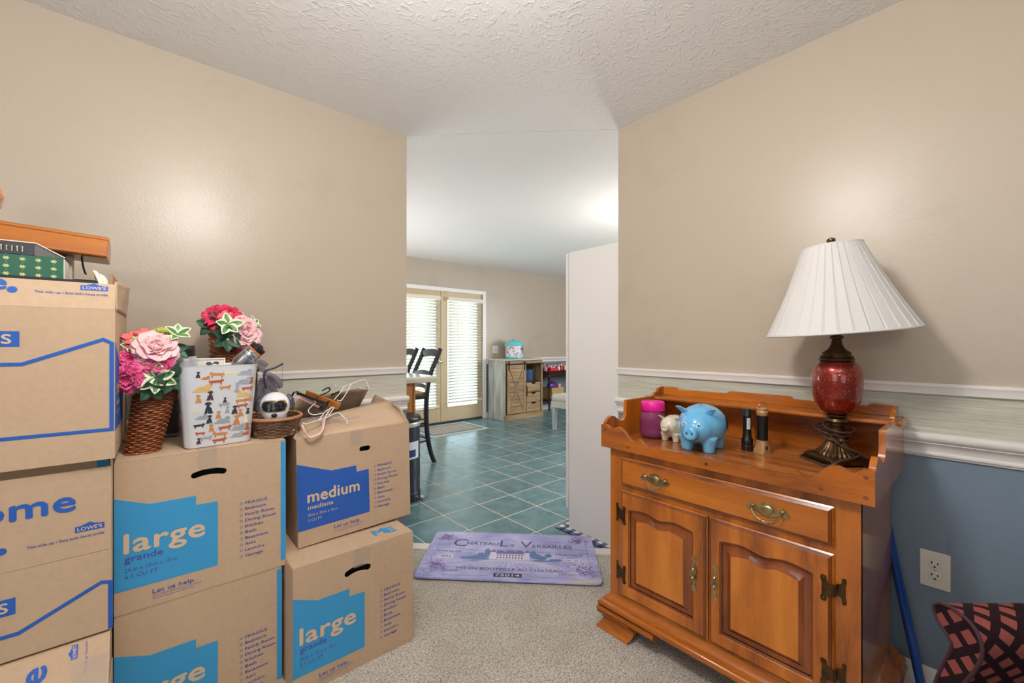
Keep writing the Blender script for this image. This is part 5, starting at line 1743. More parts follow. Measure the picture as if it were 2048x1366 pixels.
# things in the bin
fp = thing('framed_print', 'small white framed print with a grey bow, sticking out of the dog bin', 'picture', (.085, 1.800, ZB+.155), (R(-8), 0, R(3)))
obj('frame', flat(B(), [[(0, 0), (.135, 0), (.135, .135), (0, .135)], [(.005, .005), (.130, .005), (.130, .130), (.005, .130)]], .012, up(0, 0, 0)), mat('white_frame', (228, 222, 212), .5), fp, bevel=.001)
obj('print_sheet', box(B(), .005, .130, -.002, .002, .005, .130), mat('ivory_paper', (222, 218, 206), .7), fp)
b = B()
for dx_, dz_, r1, r2 in ((-.011, .004, .009, .006), (.010, .005, .009, .006), (0, 0, .004, .004), (-.007, -.008, .004, .006), (.008, -.008, .004, .006)):
    flat(b, [[(.098+dx_+r1*math.cos(2*PI*i/14), .112+dz_+r2*math.sin(2*PI*i/14)) for i in range(14)]], .0004, up(0, -.0024, 0))
for k in range(4):
    box(b, .055, .078-.004*(k % 2), -.0027, -.0024, .098+.008*k, .0988+.008*k)
obj('bow_print', b, mat('dark_grey_print', (62, 62, 68), .7), fp, kind='stuff')
obj('plastic_wrap', sheet('wrap', [(-.005, -.010, .03), (.058, -.012, .03), (.052, -.012, .142), (-.004, -.004, .137)], fp, m=sheer('cloudy_plastic', (210, 214, 220), .5, .15), amp=.006, seed=12, solid=.0006).data and B(), M_TAPE, fp) if False else sheet('plastic_wrap', [(-.005, -.010, .03), (.058, -.012, .03), (.052, -.012, .142), (-.004, -.004, .137)], fp, m=sheer('cloudy_plastic', (210, 214, 220), .5, .15), amp=.006, seed=12, solid=.0006)
bk = thing('black_tape_roll', 'crumpled black piece sticking up behind the framed print', 'packaging', on_y(375, 702, 1.835)+Vector((0, 0, -.05)), (0, 0, R(20)))
b = box(B(), -.017, .017, -.012, .012, 0, .068)
bmesh.ops.subdivide_edges(b, edges=b.edges[:], cuts=4, use_grid_fill=True)
for v in b.verts:
    v.co += noise.noise_vector(v.co*60)*.003
obj('sleeve', b, M_BLACKP, bk, smooth='all')
cl = thing('crumpled_cloth', 'white crumpled cloth with blue specks in the dog bin', 'cloth', (.185, 1.775, ZB+.205))
b = grid(B(), lambda u, v: Vector(((u-.5)*.13, (v-.5)*.09, .062*math.sin(PI*u)*math.sin(PI*v)+.018*noise.noise(Vector((u*6, v*6, 3))))), 26, 20)
obj('folds', b, mat('white_speckled_cotton', (226, 222, 226), .9, var=.15, vscale=90), cl, smooth='all', solid=.002)
# silver bottle
sbp = on_y(472, 733, 1.785)
axis = (on_y(519, 694, 1.765)-sbp).normalized()
sb = thing('metal_bottle', 'silver metal bottle with black cap and orange ring leaning out of the dog bin', 'bottle', sbp-axis*.010)
sb.rotation_euler = axis.to_track_quat('Z', 'Y').to_euler()
M_SILV = mat('brushed_silver', (196, 200, 206), .26, 1, bump=.1, bscale=200)
obj('bottle_body', lathe(B(), [(.004, -.05), (.014, -.05), (.015, .0), (.022, .016), (.0275, .028), (.0285, .060), (.0275, .061), (.0285, .063), (.0285, .074), (.0275, .076), (.0285, .078), (.0285, .088), (.026, .090)], 40), M_SILV, sb, smooth=30)
obj('orange_ring', lathe(B(), [(.0265, .0895), (.0275, .0905), (.0275, .0935), (.026, .0945)], 40), mat('orange_rubber', (220, 110, 40), .5), sb, smooth=30)
obj('cap', lathe(B(), [(.0265, .094), (.027, .096), (.027, .110), (.025, .112), (.014, .1125), (.010, .118), (.004, .119)], 40), M_BLACKP, sb, smooth=30)
bg_ = thing('black_pouch', 'black cloth pouch beneath the silver bottle in the dog bin', 'pouch', (.262, 1.775, ZB+.215))
b = ball(B(), (0, 0, .030), (.040, .030, .030), 28, 18)
for v in b.verts:
    v.co += noise.noise_vector(v.co*30)*.008
obj('pouch_body', b, mat('black_cloth', (26, 26, 28), .8, bump=.4), bg_, smooth='all')

# ---- tulle bundle with ribbon behind the robot dog
tl_ = thing('tulle_bundle', 'dark mauve tulle bundle tied with navy ribbon behind the robot dog', 'ribbon', (.375, 1.965, ZB))
b = B()
def tfn(a, z, k):
    r_ = .030+.030*math.sin(PI*min(1, z/.19))+.012*noise.noise(Vector((math.cos(a)*1.6, math.sin(a)*1.6, z*14+k)))
    return Vector((r_*math.cos(a)*.9, r_*math.sin(a)*.7, z))
V = [[b.verts.new(tfn(2*PI*i/40, .005+.195*j/18, 1)) for i in range(40)] for j in range(19)]
for a_, c_ in zip(V, V[1:]):
    for i in range(40):
        b.faces.new((a_[i], a_[(i+1) % 40], c_[(i+1) % 40], c_[i]))
obj('tulle', b, sheer('mauve_grey_tulle', (132, 122, 136), .45, .6), tl_, smooth='all')
b = ball(B(), (0, 0, .085), (.030, .026, .085), 20, 14)
obj('filling', b, mat('dusky_filling', (142, 134, 144), .8, var=.4, vscale=50), tl_, smooth='all')
M_NAVY = mat('navy_ribbon', (40, 42, 78), .4)
def ribbon(bm, pts, w_, nrm=(0, -1, 0), n=6):
    pp = smooth_path(pts, n)
    nn = Vector(nrm)
    V = []
    for k in range(len(pp)):
        t_ = (pp[min(k+1, len(pp)-1)]-pp[max(k-1, 0)]).normalized()
        s_ = t_.cross(nn).normalized()*w_/2
        V.append((bm.verts.new(pp[k]-s_), bm.verts.new(pp[k]+s_)))
    for a_, c_ in zip(V, V[1:]):
        bm.faces.new((a_[0], a_[1], c_[1], c_[0]))
    return bm
o_ = Vector((.375, 1.965, ZB))
def ry(u, v, y): return on_y(u, v, y)-o_
b = ribbon(B(), [ry(532, 778, 1.90), ry(528, 755, 1.90), ry(532, 742, 1.90), ry(548, 736, 1.90), ry(566, 727, 1.90)], .008)
obj('ribbon_tail', b, M_NAVY, tl_, smooth='all', solid=.0012)
b = ribbon(B(), [ry(530, 748, 1.90), ry(545, 752, 1.89), ry(558, 762, 1.89), ry(560, 772, 1.89), ry(550, 768, 1.90), ry(538, 752, 1.90)], .020)
obj('ribbon_loop', b, sheer('mauve_grey_tulle', (132, 122, 136), .45, .6), tl_, smooth='all', solid=.001)
b = ribbon(B(), [ry(530, 744, 1.90), ry(522, 735, 1.91), ry(512, 728, 1.92), ry(522, 724, 1.92), ry(535, 732, 1.91)], .018)
obj('ribbon_loop', b, sheer('mauve_grey_tulle', (132, 122, 136), .45, .6), tl_, smooth='all', solid=.001)
b = B()
tube(b, [ry(565, 730, 1.90), ry(564, 768, 1.90)], .0006, 4)
obj('wire_thread', b, M_NAVY, tl_)
b = tube(B(), [ry(552, 738, 1.90), ry(552, 752, 1.90)], .0006, 4)
obj('wire_thread', b, M_NAVY, tl_)

# ---- oval bread basket and robot dog
bb_ = thing('wicker_tray_basket', 'low oval dark wicker basket holding the white robot dog', 'basket', (.368, 1.805, ZB), (0, R(0), 0))
fn3 = radial(.088, .120, .066, (0, 0, 0), flare=lambda t: .84+.22*t)
obj('weave', weave(B(), fn3, 11, 26, .0034, amp=.0022), M_WICK_D, bb_, smooth='all', kind='stuff')
obj('rim', tube(B(), [fn3(2*PI*i/60, 1.03)[0] for i in range(60)], .0062, 8, True), mat('tan_wicker_rim', (160, 112, 74), .5, bump=.3, bscale=60), bb_, smooth='all')
obj('foot_rim', tube(B(), [fn3(2*PI*i/60, .03)[0]+Vector((0, 0, .004)) for i in range(60)], .0045, 8, True), MATS['tan_wicker_rim'], bb_, smooth='all')
obj('basket_floor', lathe(B(), [(.07, .003), (.074, .006)], 32, sy=1.36), M_WICK_D, bb_, smooth=True)
rd = thing('robot_dog', 'white robot dog toy with a black visor, sitting in the oval basket', 'toy', (.372, 1.790, ZB+.008), (0, 0, R(-14)))
M_ROB = mat('glossy_white_plastic', (232, 230, 236), .18, coat=.4)
b = B()
ball(b, (0, 0, .100), (.052, .052, .050), 36, 24)
for v in b.verts:
    f_ = max(0, (.100-v.co.z)/.05)
    v.co.y -= .020*f_
    v.co.x *= 1-.10*f_
    v.co.z -= .012*f_
obj('head', b, M_ROB, rd, smooth='all')
def on_head(x, z, out=0):
    zz_ = max(-.99, min(.99, (z-.100)/.050)); xx_ = max(-.95, min(.95, x/.052))
    y_ = -.052*math.sqrt(max(.02, 1-zz_*zz_-xx_*xx_))
    f_ = max(0, (.100-z)/.05)
    return Vector((x, y_-.020*f_-out, z))
def face_patch(x0_, x1_, z0_, z1_, out, r_, n=12):
    bm = B()
    def f(u, v):
        # rounded rectangle mapping
        x = (u*2-1); z = (v*2-1)
        k_ = (1-.12*z*z*abs(x)**3); m_ = (1-.25*abs(x)**4)
        return on_head((x0_+x1_)/2+(x1_-x0_)/2*x*k_, (z0_+z1_)/2+(z1_-z0_)/2*z*m_, out)
    grid(bm, f, n, n)
    return bm
obj('visor_rim', face_patch(-.041, .041, .082, .124, .0012, 0), mat('pale_gold_rim', (206, 176, 130), .3, .6), rd, smooth='all', solid=.003)
vis = obj('visor', face_patch(-.038, .038, .085, .121, .0032, 0), mat('black_glass', (14, 18, 24), .05, coat=.5), rd, smooth='all', solid=.003)
for s in (-1, 1):
    b = B()
    ring(b, s*.015, 0, .009, Matrix.Translation((0, -.0545, .103)) @ FRONT, .0025)
    obj('visor_reflection', b, mat('visor_reflection_tint', (60, 76, 92), .3), vis)  # dim reflections in the visor, drawn as faint coloured rings
obj('nose', ball(B(), (0, -.064, .0710), (.010, .007, .0075), 18, 12), M_BLACKP, rd, smooth='all')
for s in (-1, 1):
    b = tube(B(), smooth_path([(s*.040, .0, .138), (s*.053, -.004, .125), (s*.058, -.010, .103), (s*.056, -.018, .080)], 5), [.003]+[.008]*5+[.010]*5+[.008]*4+[.004], 10, flat=.5)
    obj('ear', b, mat('grey_black_plastic', (52, 54, 62), .3), rd, smooth='all')
b = ball(B(), (0, .040, .050), (.040, .050, .034), 24, 16)
obj('body', b, M_ROB, rd, smooth='all')
for s in (-1, 1):
    b = B(); lathe(b, [(.013, .0), (.019, .006), (.021, .018), (.018, .032), (.014, .046)], 20, Matrix.Translation((s*.050, -.022, 0)))
    lg = obj('front_leg', b, M_ROB, rd, smooth='all')
    b = ball(B(), (s*.050, -.045, .012), (.018, .022, .012), 16, 10)
    obj('paw', b, M_ROB, lg, smooth='all')
    b = ball(B(), (s*.042, .070, .020), (.018, .022, .020), 16, 10)
    obj('hind_leg', b, M_ROB, rd, smooth='all')

# ---- hangers
M_PINKH = mat('pink_velvet', (228, 180, 180), .75, sheen=.4)
M_WIREH = mat('white_coated_wire', (230, 228, 222), .4)
def path3(L_):
    return [on_y(u, v, y) for u, v, y in L_]
h_ = tag(obj('hanger', tube(B(), smooth_path(path3([(578, 797, 1.93), (590, 795, 1.92), (603, 797, 1.92), (616, 803, 1.91), (638, 815, 1.90)]), 6), .0062, 8, flat=.6), M_PINKH, smooth='all'), 'pink velvet hanger arm lying behind the robot dog', 'hanger', None)
h2 = thing('hanger', 'pink velvet hanger looped over the front edge of the medium box', 'hanger', (0, 0, 0))
obj('hanger_loop', tube(B(), smooth_path(path3([(662, 815, 1.86), (655, 826, 1.82), (649, 838, 1.78), (647, 850, 1.72), (645, 860, 1.685), (640, 867, 1.68), (631, 872, 1.678), (620, 875, 1.678), (614, 870, 1.678), (608, 860, 1.68), (604, 850, 1.69)]), 5), .0062, 8, flat=.6), M_PINKH, h2, smooth='all')
wh = thing('clip_hanger', 'black hanger with clips and hook on an orange wooden bar', 'hanger', (0, 0, 0))
a_, c_ = on_y(612, 786, 1.94), on_y(680, 812, 1.84)
d_ = (c_-a_)
Mw = Matrix.Translation(a_) @ d_.to_track_quat('X', 'Z').to_matrix().to_4x4()
obj('wooden_bar', box(B(), 0, d_.length, -.006, .006, -.006, .012, Mw), M_OAK, wh, bevel=.002)
b = box(B(), 0, d_.length*.98, -.006, .006, -.018, -.008, Mw)
obj('wooden_bar', b, M_OAK, wh, bevel=.002)
a2_, c2_ = on_y(594, 786, 1.92), on_y(655, 808, 1.84)
d2_ = c2_-a2_
Mw2 = Matrix.Translation(a2_) @ d2_.to_track_quat('X', 'Z').to_matrix().to_4x4()
b = box(B(), 0, d2_.length, -.005, .005, -.005, .006, Mw2)
obj('black_bar', b, M_BLACKP, wh, bevel=.002)
for L_ in ([(583, 793, 1.92), (588, 785, 1.92), (594, 783, 1.92), (596, 790, 1.92)], [(638, 818, 1.84), (648, 810, 1.84), (658, 801, 1.84), (654, 812, 1.835), (642, 821, 1.835)], [(662, 790, 1.95), (674, 785, 1.95), (679, 782, 1.95), (676, 788, 1.95)]):
    obj('clip', tube(B(), path3(L_), .0042, 8), M_BLACKP, wh, smooth='all')
obj('hook', tube(B(), smooth_path(path3([(633, 796, 1.90), (640, 791, 1.90), (652, 786, 1.90), (659, 781, 1.90), (659, 776, 1.90), (652, 777, 1.90), (644, 782, 1.90)]), 5), .0036, 8), M_BLACKP, wh, smooth='all')
for lab, L_ in (('white wire hanger whose ends lie over the front of the medium box', [(605, 846, 1.705), (612, 848, 1.71), (625, 844, 1.74), (639, 840, 1.76), (653, 835, 1.77), (668, 828, 1.79), (678, 826, 1.80), (687, 834, 1.77), (695, 842, 1.75), (693, 849, 1.74)]),
                ('white wire hanger standing up over the rear flap', [(668, 800, 1.90), (678, 788, 1.93), (690, 772, 1.98), (697, 770, 2.0), (712, 764, 2.02), (729, 759, 2.04), (733, 764, 2.04), (737, 776, 2.02), (732, 778, 2.02), (718, 775, 2.02), (705, 766, 2.0), (694, 784, 1.95), (682, 801, 1.90), (674, 800, 1.90)]),
                ('white wire hanger with a large curved hook beside the oval basket', [(634, 794, 1.91), (629, 800, 1.90), (631, 806, 1.89), (624, 812, 1.87), (617, 820, 1.85), (618, 825, 1.84), (624, 829, 1.83), (634, 829, 1.82), (646, 826, 1.81)]),
                ('thin white wire end rising against the wallpaper', [(667, 768, 2.02), (672, 774, 2.02), (680, 774, 2.0), (692, 772, 2.0)]),
                ('white wire hanger crossing under the wooden bar', [(638, 840, 1.765), (650, 824, 1.80), (657, 819, 1.83), (668, 815, 1.85), (663, 823, 1.83), (657, 832, 1.80)])):
    tag(obj('wire_hanger', tube(B(), smooth_path(path3(L_), 5), .0021, 8), M_WIREH, smooth='all'), lab, 'hanger', 'white wire hangers on the medium box')
# ================================================================== DOORMATS
mt_ = thing('doormat', 'lavender vintage wine label doormat lying across the carpet and tile edge', 'doormat', (1.5585, 1.8095, .0065), (0, 0, -PI/4))
MW, MD = .482, .263
def mat_weathered():
    m, nt, b = new_mat('lavender_planked_print')
    N, L = nt.nodes.new, nt.links.new
    tc = N('ShaderNodeTexCoord'); mp = N('ShaderNodeMapping'); mp.inputs['Scale'].default_value = (4, 30, 1)
    L(tc.outputs['Object'], mp.inputs[0])
    n = N('ShaderNodeTexNoise'); n.inputs['Scale'].default_value = 1.6; n.inputs['Detail'].default_value = 7; n.inputs['Roughness'].default_value = .7
    n2 = N('ShaderNodeTexNoise'); n2.inputs['Scale'].default_value = 7; n2.inputs['Detail'].default_value = 5
    L(mp.outputs[0], n.inputs[0]); L(tc.outputs['Object'], n2.inputs[0])
    ad = N('ShaderNodeMath'); ad.operation = 'ADD'; L(n.outputs[0], ad.inputs[0]); L(n2.outputs[0], ad.inputs[1])
    hf = N('ShaderNodeMath'); hf.operation = 'MULTIPLY'; hf.inputs[1].default_value = .5; L(ad.outputs[0], hf.inputs[0])
    r = N('ShaderNodeValToRGB'); e = r.color_ramp.elements
    e[0].position = .36; e[0].color = (*lin((128, 132, 190)), 1)
    e[1].position = .64; e[1].color = (*lin((200, 198, 228)), 1)
    k = e.new(.5); k.color = (*lin((166, 166, 214)), 1)
    L(hf.outputs[0], r.inputs[0]); L(r.outputs[0], b.inputs['Base Color'])
    b.inputs['Roughness'].default_value = .45
    return m
M_MAT = mat_weathered()
b = B()
rr_ = .03
outl = []
for cx_, cy_, a0 in ((-MW+rr_, -MD+rr_, PI), (MW-rr_, -MD+rr_, 1.5*PI), (MW-rr_, MD-rr_, 0), (-MW+rr_, MD-rr_, .5*PI)):
    for j in range(7):
        a = a0+PI/2*j/6
        outl.append((cx_+rr_*math.cos(a), cy_+rr_*math.sin(a)))
prism(b, outl, 0, .011)
obj('mat_body', b, M_MAT, mt_, bevel=.004, bseg=3)
b = B()
Mz = Matrix.Translation((0, 0, .0112))
M_MI = mat('dark_slate_mat_print', (74, 76, 104), .6)
M_MV = mat('dusty_violet_mat_print', (126, 98, 156), .6)
M_MB = mat('steel_blue_mat_print', (96, 122, 168), .6)
M_MP = mat('pale_mat_print', (214, 210, 230), .6)
title = [('C', -.343, .075, .088, .080), ('HATEAU', -.262, .098, .036, .185), ('L', -.066, .088, .075, .050), ('a', -.006, .090, .040, .024), ('V', .052, .082, .075, .070), ('ERSAILLES', .125, .085, .036, .228)]
for s_, x, y, cap, w_ in title:
    text(b, s_, x, y, cap, w_, Mz, bold=.012 if len(s_) > 1 else -.0)
obj('title_lettering', b, M_MI, mt_, kind='stuff')
b = B()
text(b, 'PARIS', -.415, .003, .018, .135, Mz); text(b, 'FRANCE', .257, .003, .018, .152, Mz)
text(b, 'MIS EN BOUTEILLE AU CHATEAU', -.275, -.175, .024, .560, Mz, bold=.008)
text(b, '1892', -.392, -.056, .020, .066, Mz, bold=.01); text(b, 'No. 33', .312, -.056, .018, .062, Mz, bold=.01)
text(b, '75cl/650', -.345, -.198, .020, .085, Mz, shear=.3); text(b, '13% vol.', .265, -.198, .018, .085, Mz, shear=.3)
def bar(bm, x0, y0_, x1, y1_, w_=.0016, z=.0115):
    d_ = Vector((x1-x0, y1_-y0_)); n_ = Vector((-d_.y, d_.x)).normalized()*w_/2
    vs = [bm.verts.new((p[0], p[1], z)) for p in ((x0-n_.x, y0_-n_.y), (x1-n_.x, y1_-n_.y), (x1+n_.x, y1_+n_.y), (x0+n_.x, y0_+n_.y))]
    bm.faces.new(vs)
for q in ((-.43, .042, -.19, .042), (.16, .036, .435, .036), (-.43, .042, -.43, .16), (.435, .036, .435, .15), (-.43, -.05, -.43, .042), (.435, -.06, .435, .036),
          (-.35, -.232, -.16, -.232), (-.16, -.232, -.12, -.232), (-.12, -.232, -.085, -.205), (-.085, -.205, -.07, -.205), (.08, -.205, .095, -.205), (.095, -.205, .13, -.228), (.13, -.228, .35, -.228), (-.44, -.05, -.40, -.17), (.44, -.06, .43, -.17)):
    bar(b, *q)
for sx_ in (-1, 1):
    for sy_ in (-1, 1):
        for (ox, oy, r1, t0, t1) in ((0, 0, .026, 0, 4.6), (-.03, -.018, .017, 1, 6), (-.015, -.035, .014, 2, 7.2), (.03, -.02, .020, .4, 3.6)):
            cx_, cy_ = sx_*(.415+ox), sy_*(.20+oy)
            pr = None
            for j in range(19):
                a = t0+(t1-t0)*j/18; r_ = r1*(1-.45*j/18)
                p_ = (cx_+sx_*r_*math.cos(a), cy_+sy_*r_*math.sin(a))
                if pr:
                    bar(b, *pr, *p_, .0022)
                pr = p_
obj('fine_lettering_and_scrolls', b, M_MI, mt_, kind='stuff')
b = B(); box(b, -.070, .076, -.236, -.200, .0112, .0116)
nb = obj('number_block', b, mat('charcoal_mat_print', (58, 56, 74), .6), mt_)
obj('number', text(B(), '75014', -.060, -.229, .022, .124, Mz @ Matrix.Translation((0, 0, .0003)), bold=.01), M_MP, nb)
b = B()
for q in ((-.404, -.315, -.064, -.028), (.302, .385, -.064, -.030)):
    box(b, q[0], q[1], q[2], q[3], .0111, .0114)
obj('year_boxes', b, M_MP, mt_, kind='stuff')
# chateau drawing: house, trees, field rows
b = B()
box(b, -.078, .078, -.060, .000, .0112, .0115); box(b, -.112, -.078, -.062, .018, .0112, .0115); box(b, .078, .112, -.060, .018, .0112, .0115); box(b, -.016, .020, -.060, .016, .0112, .0116)
hs_ = obj('chateau_drawing', b, M_MP, mt_)
b = B()
flat(b, [[(-.082, .000), (.082, .000), (.074, .028), (-.074, .028)]], .0002, Matrix.Translation((0, 0, .0119)))
flat(b, [[(-.116, .018), (-.076, .018), (-.096, .050)]], .0002, Matrix.Translation((0, 0, .0119)))
flat(b, [[(.076, .018), (.116, .018), (.096, .048)]], .0002, Matrix.Translation((0, 0, .0119)))
obj('roof_drawing', b, M_MV, hs_, kind='stuff')
b = B()
for i in range(9):
    for j in range(2):
        x = -.068+.017*i
        box(b, x-.0035, x+.0035, -.050+.026*j, -.034+.026*j, .0117, .0119)
obj('window_drawing', b, M_MI, hs_, kind='stuff')
b = B()
r2_ = random.Random(3)
bz_n = [0]
def blob(bm, cx_, cy_, rx, ry, z=.0114, n=14):
    bz_n[0] = (bz_n[0]+1) % 40
    z += bz_n[0]*.00002
    flat(bm, [[(cx_+rx*(1+r2_.uniform(-.25, .25))*math.cos(2*PI*i/n), cy_+ry*(1+r2_.uniform(-.25, .25))*math.sin(2*PI*i/n)) for i in range(n)]], .00001, Matrix.Translation((0, 0, z)))
for cx_, cy_, rx, ry in ((-.235, -.055, .035, .014), (-.195, -.045, .03, .022), (-.165, -.02, .02, .03), (-.128, .01, .018, .045), (-.145, -.03, .025, .028), (-.06, .035, .02, .010), (0, .038, .03, .010), (.05, .036, .02, .012), (.128, .0, .022, .045), (.155, -.02, .022, .030), (.185, -.035, .026, .022), (.215, -.005, .018, .022), (.255, -.052, .035, .014), (-.17, -.062, .06, .008), (.19, -.064, .07, .008)):
    blob(b, cx_, cy_, rx, ry)
obj('tree_drawing', b, M_MB, mt_, kind='stuff')
b = B()
for i in range(17):
    f_ = (i-8)/8
    bar(b, f_*.10, -.068, f_*.30, -.140-.008*(1-abs(f_)), .0042, .0115)
obj('field_rows_drawing', b, M_MP, mt_, kind='stuff')
b = B()
for cx_, cy_ in ((-.40, .19), (.40, .18), (-.38, -.13), (.40, -.14)):
    for i in range(34):
        blob(b, cx_+r2_.gauss(0, .025), cy_+r2_.gauss(0, .020), .006, .006, .0114, 7)
obj('lilac_drawing', b, M_MV, mt_, kind='stuff')
obj('worn_corner', prism(B(), [(.27, -.262), (.452, -.262), (.478, -.240), (.475, -.228), (.40, -.238), (.33, -.240)], .0111, .0115), mat('worn_backing', (196, 184, 170), .8), mt_)

gm = thing('checked_mat', 'navy and cream gingham mat under the white pantry cabinet', 'mat', (2.034, 1.905, -.0005), (0, 0, 0))
def gingham():
    m, nt, b = new_mat('navy_gingham')
    N, L = nt.nodes.new, nt.links.new
    tc = N('ShaderNodeTexCoord'); mp = N('ShaderNodeMapping'); mp.inputs['Scale'].default_value = (1/.062, 1/.062, 1); mp.inputs['Location'].default_value = (.0, .0, 0)
    L(tc.outputs['Object'], mp.inputs[0])
    fr_ = N('ShaderNodeVectorMath'); fr_.operation = 'FRACTION'; L(mp.outputs[0], fr_.inputs[0])
    sp = N('ShaderNodeSeparateXYZ'); L(fr_.outputs[0], sp.inputs[0])
    a = N('ShaderNodeMath'); a.operation = 'GREATER_THAN'; a.inputs[1].default_value = .5; L(sp.outputs[0], a.inputs[0])
    c_ = N('ShaderNodeMath'); c_.operation = 'GREATER_THAN'; c_.inputs[1].default_value = .5; L(sp.outputs[1], c_.inputs[0])
    s_ = N('ShaderNodeMath'); s_.operation = 'ADD'; L(a.outputs[0], s_.inputs[0]); L(c_.outputs[0], s_.inputs[1])
    h_ = N('ShaderNodeMath'); h_.operation = 'MULTIPLY'; h_.inputs[1].default_value = .5; L(s_.outputs[0], h_.inputs[0])
    r = N('ShaderNodeValToRGB'); r.color_ramp.interpolation = 'CONSTANT'; e = r.color_ramp.elements
    e[0].position = 0; e[0].color = (*lin((40, 46, 74)), 1); e[1].position = .75; e[1].color = (*lin((222, 210, 198)), 1)
    k = e.new(.25); k.color = (*lin((96, 112, 150)), 1)
    L(h_.outputs[0], r.inputs[0]); L(r.outputs[0], b.inputs['Base Color'])
    b.inputs['Roughness'].default_value = .8
    return m
obj('mat_body', box(B(), 0, .75, -.470, 0, 0, .005), gingham(), gm, bevel=.002)
obj('mat_hem', box(B(), -.004, 0, -.470, .002, 0, .004), mat('navy_hem', (24, 26, 38), .8), gm)

pn = thing('pantry_cabinet', 'tall plain white pantry cabinet seen from its side at the end of the right wall', 'cabinet', (2.092, 1.842, .0055))
M_PAN = mat('white_laminate', (230, 227, 223), .5)
obj('cabinet_body', box(B(), 0, .75, -.395, 0, 0, 1.795), M_PAN, pn, bevel=.003)
obj('door', box(B(), -.001, .372, .004, .024, .125, 1.790), M_PAN, pn, bevel=.002)
d_ = obj('door', box(B(), .377, .751, .004, .024, .125, 1.790), M_PAN, pn, bevel=.002)
for x in (.345, .405):
    obj('knob', lathe(B(), [(.006, 0), (.006, .012), (.014, .018), (.014, .024), (.004, .027)], 16, Matrix.Translation((x, .024, .95)) @ Matrix.Rotation(-PI/2, 4, 'X')), M_CHROME, pn, smooth=True)

# ================================================================== KITCHEN
# peninsula
pc_ = thing('peninsula_counter', 'kitchen peninsula with pale laminate top and oak end panel', 'counter', (.55, 3.28, 0))
obj('countertop', box(B(), -.03, 1.400, -.027, .62, .868, .922), mat('speckled_pale_laminate', (222, 224, 220), .14, var=.12, vscale=120), pc_, bevel=.008, bseg=3)
obj('edge_band', box(B(), -.03, 1.4008, -.0285, .621, .874, .905), mat('beige_edge_band', (206, 188, 160), .4), pc_, bevel=.002)
M_OAKP = wood('kitchen_oak', (140, 84, 36), (176, 114, 56), (196, 138, 76), axis='z')
obj('oak_cabinet', box(B(), 0, 1.195, .02, .46, .0, .868), M_OAKP, pc_, bevel=.002)
obj('oak_end_panel', box(B(), 1.195, 1.212, .012, .468, .0, .868), M_OAKP, pc_, bevel=.002)
for k, x in enumerate((.02, .61)):
    obj('door', box(B(), x, x+.56, .004, .020, .12, .84), M_OAKP, pc_, bevel=.005)

# bar stools
M_RUSH = mat('woven_rush', (190, 140, 70), .7, bump=.8, bscale=120, var=.3, vscale=30, stretch=(1, 6, 1))
def stool(label, loc):
    t = thing('bar_stool', label, 'stool', loc, group=None)
    wd = .165
    for s in (-1, 1):
        pts = smooth_path([(.005, s*wd, .0), (-.035, s*wd, .10), (-.075, s*wd, .28), (-.090, s*wd, .50), (-.080, s*wd, .72), (-.040, s*wd, .90), (.030, s*wd, 1.05), (.075, s*wd*1.02, 1.155)], 5)
        n_ = len(pts)
        obj('leg', tube(B(), pts, [.026-.006*abs(i/n_-.45) for i in range(n_)], 8), M_BLACKW, t, smooth='all')
        obj('leg', lathe(B(), [(.014, 0), (.019, .05), (.019, .70)], 12, Matrix.Translation((-.430, s*(wd+.025), 0))), M_BLACKW, t, smooth=True)
    obj('seat_frame', prism(B(), [(-.46, -.205), (-.07, -.18), (-.07, .18), (-.46, .205)], .655, .700), M_BLACKW, t, bevel=.008)
    obj('rush_seat', prism(B(), [(-.455, -.20), (-.095, -.155), (-.095, .155), (-.455, .20)], .698, .722), M_RUSH, t, bevel=.010, bseg=3)
    def railp(z0, z1, bow, xo):
        bm = B()
        n = 14
        V = []
        for i in range(n+1):
            y = (i/n*2-1)*wd
            up_ = bow*(1-(y/wd)**2)
            V.append([bm.verts.new((xo+.018*(1-(y/wd)**2)+dx_, y, z)) for dx_, z in ((-.010, z0+up_*.6), (.010, z0+up_*.6), (.010, z1+up_), (-.010, z1+up_))])
        for a_, c_ in zip(V, V[1:]):
            for k in range(4):
                bm.faces.new((a_[k], a_[(k+1) % 4], c_[(k+1) % 4], c_[k]))
        bm.faces.new(V[0]); bm.faces.new(V[-1])
        return bm
    obj('back_rail', railp(1.055, 1.118, .036, .052), M_BLACKW, t, bevel=.003)
    obj('back_rail', railp(.860, .905, .030, -.050), M_BLACKW, t, bevel=.003)
    obj('back_rail', railp(.745, .775, .020, -.085), M_BLACKW, t, bevel=.003)
    for z in (.22, .40):
        for s in (-1, 1):
            obj('stretcher', tube(B(), [(-.43, s*(wd+.02), z), (-.075, s*wd, z+.01)], .009, 8), M_BLACKW, t, smooth='all')
        obj('stretcher', tube(B(), [(-.075, -wd, z+.03), (-.075, wd, z+.03)], .009, 8), M_BLACKW, t, smooth='all')
        obj('stretcher', tube(B(), [(-.43, -wd-.02, z-.02), (-.43, wd+.02, z-.02)], .009, 8), M_BLACKW, t, smooth='all')
    return t
stool('black ladder back bar stool with rush seat, the nearer one fully in view', (2.225, 3.935, 0))
stool('black ladder back bar stool mostly hidden by the left wall, the farther one', (2.225, 4.425, 0))

